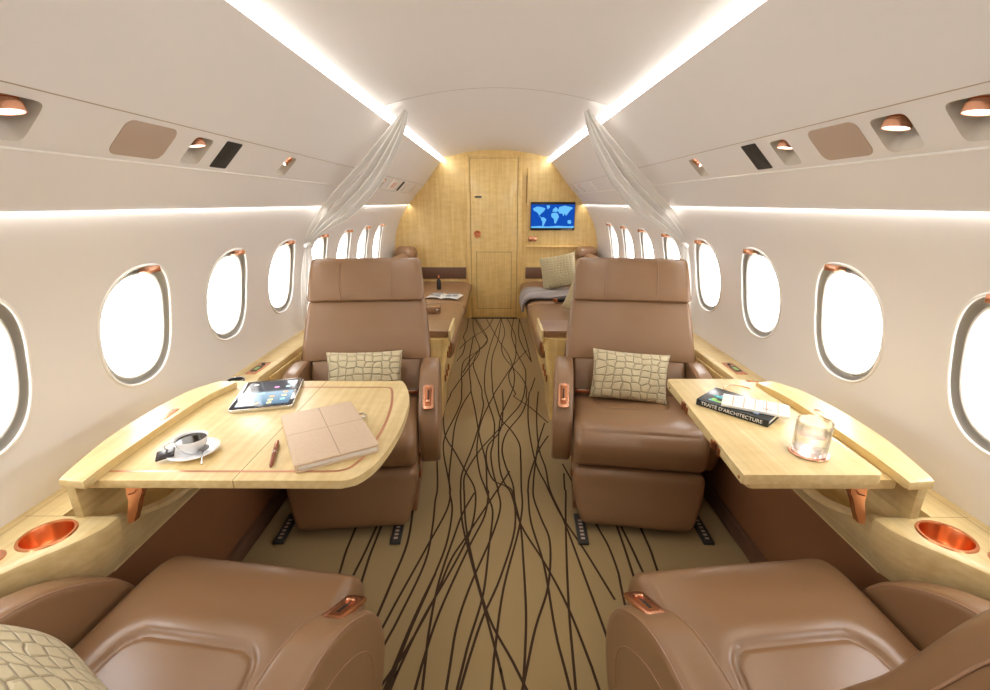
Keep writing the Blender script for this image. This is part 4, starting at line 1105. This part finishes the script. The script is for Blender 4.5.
for k in range(1,6):
    x = -W2/2+W2*k/6; m.add([(x-.0012,-H2/2+.003,.0083),(x+.0012,-H2/2+.003,.0083),(x+.0012,H2/2-.003,.0083),(x-.0012,H2/2-.003,.0083)],[(0,1,2,3)])
for y in (-.012,.016):
    m.add([(-W2/2,y-.0008,.0083),(W2/2,y-.0008,.0083),(W2/2,y+.0008,.0083),(-W2/2,y+.0008,.0083)],[(0,1,2,3)])
m.build('cover_grid', M['orange'], e, smooth=False)
m = MB()
for k in range(5):
    m.add([(.02+k*.005,-.030,.0084),(.022+k*.005,-.030,.0084),(.022+k*.005,-.018,.0084),(.02+k*.005,-.018,.0084)],[(0,1,2,3)])
m.build('printed_mark', M['black'], e, smooth=False)
# coaster and tumbler
GX, GY = .785,1.012
e = empty('coaster', (GX,GY,ZR), 0, 'round copper coaster under the water glass', 'coaster')
lathe('coaster_disc', [(0,0),(.043,0),(.045,.002),(.044,.004),(0,.004)], M['copper'], e, n=40)
e = empty('water_glass', (GX,GY,ZR+.0045), 0, 'clear glass tumbler of water standing on the right table', 'glass')
lathe('tumbler', [(0,0),(.036,0),(.0385,.004),(.0395,.082),(.0390,.083),(.0375,.082),(.0365,.013),(.034,.010),(0,.010)], M['tumbler'], e, n=56)
lathe('water', [(0,.0102),(.0335,.0102),(.0362,.0135),(.0370,.050),(.0366,.0504),(0,.0500)], M['water'], e, n=56)

# ------------------------------------------------------------------ wall screen, switch
e = empty('wall_screen', (.640,YB-.024,1.187), 0, 'flat wall screen showing a blue world map on the bulkhead', 'screen')
box('bezel', -.250,.250, 0,.022, -.154,.154, M['black'], e, bev=.003)
scr = MB(); scr.add([(-.243,-.0008,-.128),(.243,-.0008,-.128),(.243,-.0008,.128),(-.243,-.0008,.128)],[(0,1,2,3)])
scr.build('display', M['sea'], e, smooth=False)
land = [
 [(-.225,.085),(-.18,.105),(-.13,.10),(-.085,.085),(-.10,.055),(-.125,.035),(-.145,.015),(-.155,.005),(-.165,.03),(-.19,.05),(-.215,.06)],
 [(-.155,.005),(-.135,-.008),(-.13,-.018),(-.14,-.014)],
 [(-.13,-.01),(-.10,-.012),(-.07,-.035),(-.085,-.07),(-.105,-.11),(-.115,-.105),(-.115,-.06),(-.132,-.035)],
 [(-.075,.115),(-.04,.12),(-.035,.095),(-.06,.075)],
 [(-.005,.05),(.0,.075),(.03,.10),(.05,.085),(.06,.06),(.035,.045),(.02,.05)],
 [(-.01,.035),(.03,.04),(.055,.03),(.07,-.005),(.055,-.04),(.035,-.08),(.02,-.075),(.015,-.03),(-.012,-.01),(-.02,.015)],
 [(.055,.06),(.07,.10),(.13,.115),(.20,.10),(.225,.09),(.19,.06),(.17,.03),(.15,.005),(.135,.03),(.12,.0),(.105,.03),(.075,.03)],
 [(.17,-.045),(.20,-.04),(.215,-.065),(.20,-.085),(.17,-.075)],
 [(-.243,-.128),(-.243,-.112),(-.15,-.106),(-.05,-.112),(.06,-.104),(.17,-.110),(.243,-.106),(.243,-.128)],
]
m = MB()
for L_ in land: m.add([(x,-.0014,z) for x,z in L_], [tuple(range(len(L_)))])
m.build('map_land', M['land'], e, smooth=False)
m = MB()
for j in range(5):
    x = .10+j*.026; m.add([(x,-.0016,-.148),(x+.016,-.0016,-.148),(x+.016,-.0016,-.138),(x,-.0016,-.138)],[(0,1,2,3)])
m.build('caption_text', M['tan'], e, smooth=False)
o = box('control_box', .375,.465, YB-.030,YB+.001, .910,.965, M['copper'], bev=.004)
tag(o, 'small copper control plate on the bulkhead below the screen', 'switch plate')

# ------------------------------------------------------------------ overhead service items
a = Vector((PSU0[0],0,PSU0[1])); b = Vector((PSU1[0],0,PSU1[1]))
def psu_place(side, y, v=.5, off=.0):
    """a frame lying on the service panel; local x along the cabin, local y down the slope, z into the room"""
    p = psurf(y, v, side, -off)
    sl = (Vector((side*b.x,0,b.z))-Vector((side*a.x,0,a.z))).normalized()
    xx = Vector((0,1,0)); zz = xx.cross(sl)
    nrm = Vector((-side*PN.x,0,-PN.z))
    if zz.dot(nrm) < 0: xx = -xx; zz = xx.cross(sl)
    mt = Matrix((xx, sl, zz)).transposed()
    return p, mt.to_euler()
def ond(name, side, y, w, h, r, t, m, label, cat, v=.5, group=None, bev=.001):
    p, eu = psu_place(side, y, v)
    o = prism(name, round_rect(w,h,r), -.001, t, m, None, bev=bev, loc=p, rot=eu)
    tag(o, label, cat, group); return o
ond('speaker_cover', -1, 1.190, .170,.098,.022,.0015, M['tan'], 'rounded tan speaker cover on the left overhead panel', 'speaker cover')
ond('speaker_cover', 1, 1.222, .170,.098,.022,.0015, M['tan'], 'rounded tan speaker cover on the right overhead panel', 'speaker cover')
ond('air_grille', -1, 1.535, .085,.100,.004,.002, M['grille'], 'nearer black air grille on the left overhead panel, before the curtain', 'air grille')
ond('air_grille', 1, 1.592, .085,.100,.004,.002, M['grille'], 'black air grille on the right overhead panel before the curtain', 'air grille')
ond('air_grille', -1, 4.26, .085,.100,.004,.002, M['grille'], 'far black air grille on the left overhead panel beyond the curtain', 'air grille')
ond('speaker_cover', 1, 4.16, .11,.100,.012,.0015, M['paper'], 'pale narrow cover on the right overhead panel beyond the curtain', 'speaker cover')
# warning sign
p, eu = psu_place(-1, 3.97)
e = empty('warning_sign', p, rot=eu, label='white overhead sign with red symbols on the left panel beyond the curtain', cat='sign')
prism('sign_plate', round_rect(.25,.105,.03), -.001,.004, M['white2'], e, bev=.001)
lathe('sign_ring', [(.020,.0042),(.0265,.0042),(.0265,.0050),(.020,.0050),(.020,.0042)], M['red'], e, n=28, loc=(.035,0,0))
m = MB()
m.add([(.018,-.017,.0051),(.022,-.020,.0051),(.052,.017,.0051),(.048,.020,.0051)],[(0,1,2,3)])
for q in ((-.060,-.028,-.026,-.020),(-.060,-.028,.020,.026),(-.034,-.028,-.026,.026),(-.060,-.054,-.026,.000),(-.048,-.040,-.010,.012)):
    m.add([(q[0],q[2],.0051),(q[1],q[2],.0051),(q[1],q[3],.0051),(q[0],q[3],.0051)],[(0,1,2,3)])
m.build('sign_symbol', M['red'], e, smooth=False)
# reading lights
names = {-1:['nearest light on the left overhead panel, cut by the photo edge','small light between the tan cover and the black grille on the left','light on the left overhead panel just before the curtain','light left of the red sign beyond the left curtain','light beside the far black grille on the left','farthest light on the left overhead panel'],
          1:['nearest light on the right overhead panel, cut by the photo edge','second bright light on the right, beside the tan cover','small light between the tan cover and the black grille on the right','light on the right overhead panel just before the curtain','light beside the pale cover beyond the right curtain','farthest light on the right overhead panel']}
for side in (-1,1):
    for (y,down), lab in zip(LIGHTS[side], names[side]):
        p = Vector(psurf(y, .36, side, .020))
        e = empty('reading_light', p, 0, 'copper '+lab, 'light', 'copper overhead reading lights')
        s = 1.0 if y<1.2 else (.85 if y<3 else .75)
        if down: e.rotation_euler = (0, side*R(8), 0)
        else: e.rotation_euler = (R(-35), side*R(-50), 0)
        lathe('lamp_housing', [(0,.024*s),(.018*s,.024*s),(.0235*s,.022*s),(.0235*s,.006*s),(.0235*s,.005*s),(.0235*s,.001*s),(.021*s,.0),(.021*s,-.004*s),(.0255*s,-.0045*s),(.0265*s,-.008*s),(.0265*s,-.020*s),(.024*s,-.020*s),(.024*s,-.014*s),(0,-.014*s)], M['copper'], e, n=32)
        lathe('lamp_lens', [(0,-.0185*s),(.0242*s,-.0185*s),(.0242*s,-.015*s),(0,-.015*s)], M['lamp'], e, n=28)
        if down or y < 3:
            ld = bpy.data.lights.new('reading_light_beam', 'SPOT'); lo = bpy.data.objects.new('reading_light_beam', ld); C.objects.link(lo)
            ld.energy = SPOT_W; ld.color = (1,.88,.70); ld.spot_size = R(64); ld.spot_blend = .8; ld.shadow_soft_size = .03
            lo.parent = e; lo.location = (0,0,-.050*s)
            if not down: ld.energy = SPOT_W*.25
            if y > 3: ld.energy = SPOT_W*2.4

# ------------------------------------------------------------------ curtains at the cabin joint
def curtain(side):
    sn = 'left' if side<0 else 'right'
    e = empty('curtain', (side*1.05,2.62,0), label='white voile curtain gathered from ceiling to %s wall and tied back'%sn, cat='curtain', group=None)
    ox, oy = side*1.05, 2.62
    path = [(.47,1.790,.030),(.52,1.70,.075),(.60,1.585,.120),(.70,1.46,.150),(.83,1.335,.150),(.95,1.235,.100),(1.035,1.150,.045),(1.062,1.105,.020)]
    low = [(1.062,1.105,.020),(1.070,1.05,.040),(1.085,.92,.062),(1.095,.78,.070),(1.098,.622,.072)]
    def sheet(name, pts, nf, amp, ph, bow=0):
        P = catmull(pts, 8); K = 72; v = []
        for i,(x,z,w) in enumerate(P):
            a = P[max(0,i-1)]; b = P[min(len(P)-1,i+1)]
            tx, tz = b[0]-a[0], b[1]-a[1]; L_ = math.hypot(tx,tz); nx, nz = -tz/L_, tx/L_
            for j in range(K+1):
                q = -1+2*j/K
                t = i/(len(P)-1)
                ff = amp*(.35+.65*min(1,w/.08))*math.sin(nf*q*PI/2+ph+.6*math.sin(t*3+q*2))*(1+.3*math.sin(7*q+t*2))
                xx = x+nx*w*q*.52; zz = z+nz*w*q*.52
                v.append((side*xx-ox, 2.62+ff-oy, zz))
        o = mesh_obj(name, v, grid_faces(len(P),K+1), M['curtain'], e)
        return o
    sheet('curtain_swag', path, 8, .030, .3)
    sheet('curtain_drop', low, 7, .020, 1.1)
    lathe('curtain_tie', [(.020,-.010),(.024,-.006),(.024,.006),(.020,.010)], M['white2'], e, n=24, loc=(side*1.062-ox,0,1.105), rot=(0,side*R(30),0), sx=1, sy=1.1)
curtain(-1); curtain(1)

# ------------------------------------------------------------------ daylight and lamps
w = bpy.data.worlds.new('sky'); bpy.context.scene.world = w; w.use_nodes = True
bg = w.node_tree.nodes['Background']; bg.inputs[0].default_value = (.99,.985,.98,1); bg.inputs[1].default_value = WORLD_W
sc = bpy.context.scene
sc.view_settings.view_transform = 'Standard'; sc.view_settings.look = 'None'; sc.view_settings.exposure = EXPO; sc.view_settings.gamma = 1
sc.view_settings.use_curve_mapping = False
sc.cycles.use_denoising = True
sc.cycles.max_bounces = 12; sc.cycles.diffuse_bounces = 7; sc.cycles.glossy_bounces = 5; sc.cycles.transmission_bounces = 8; sc.cycles.transparent_max_bounces = 12
sc.cycles.caustics_reflective = False; sc.cycles.caustics_refractive = False; sc.cycles.sample_clamp_indirect = 8
def area(name, loc, rot, sx, sy, pw, col):
    ld = bpy.data.lights.new(name, 'AREA'); ld.shape = 'RECTANGLE'; ld.size = sx; ld.size_y = sy; ld.energy = pw; ld.color = col
    o = bpy.data.objects.new(name, ld); C.objects.link(o); o.location = loc; o.rotation_euler = rot
    return o
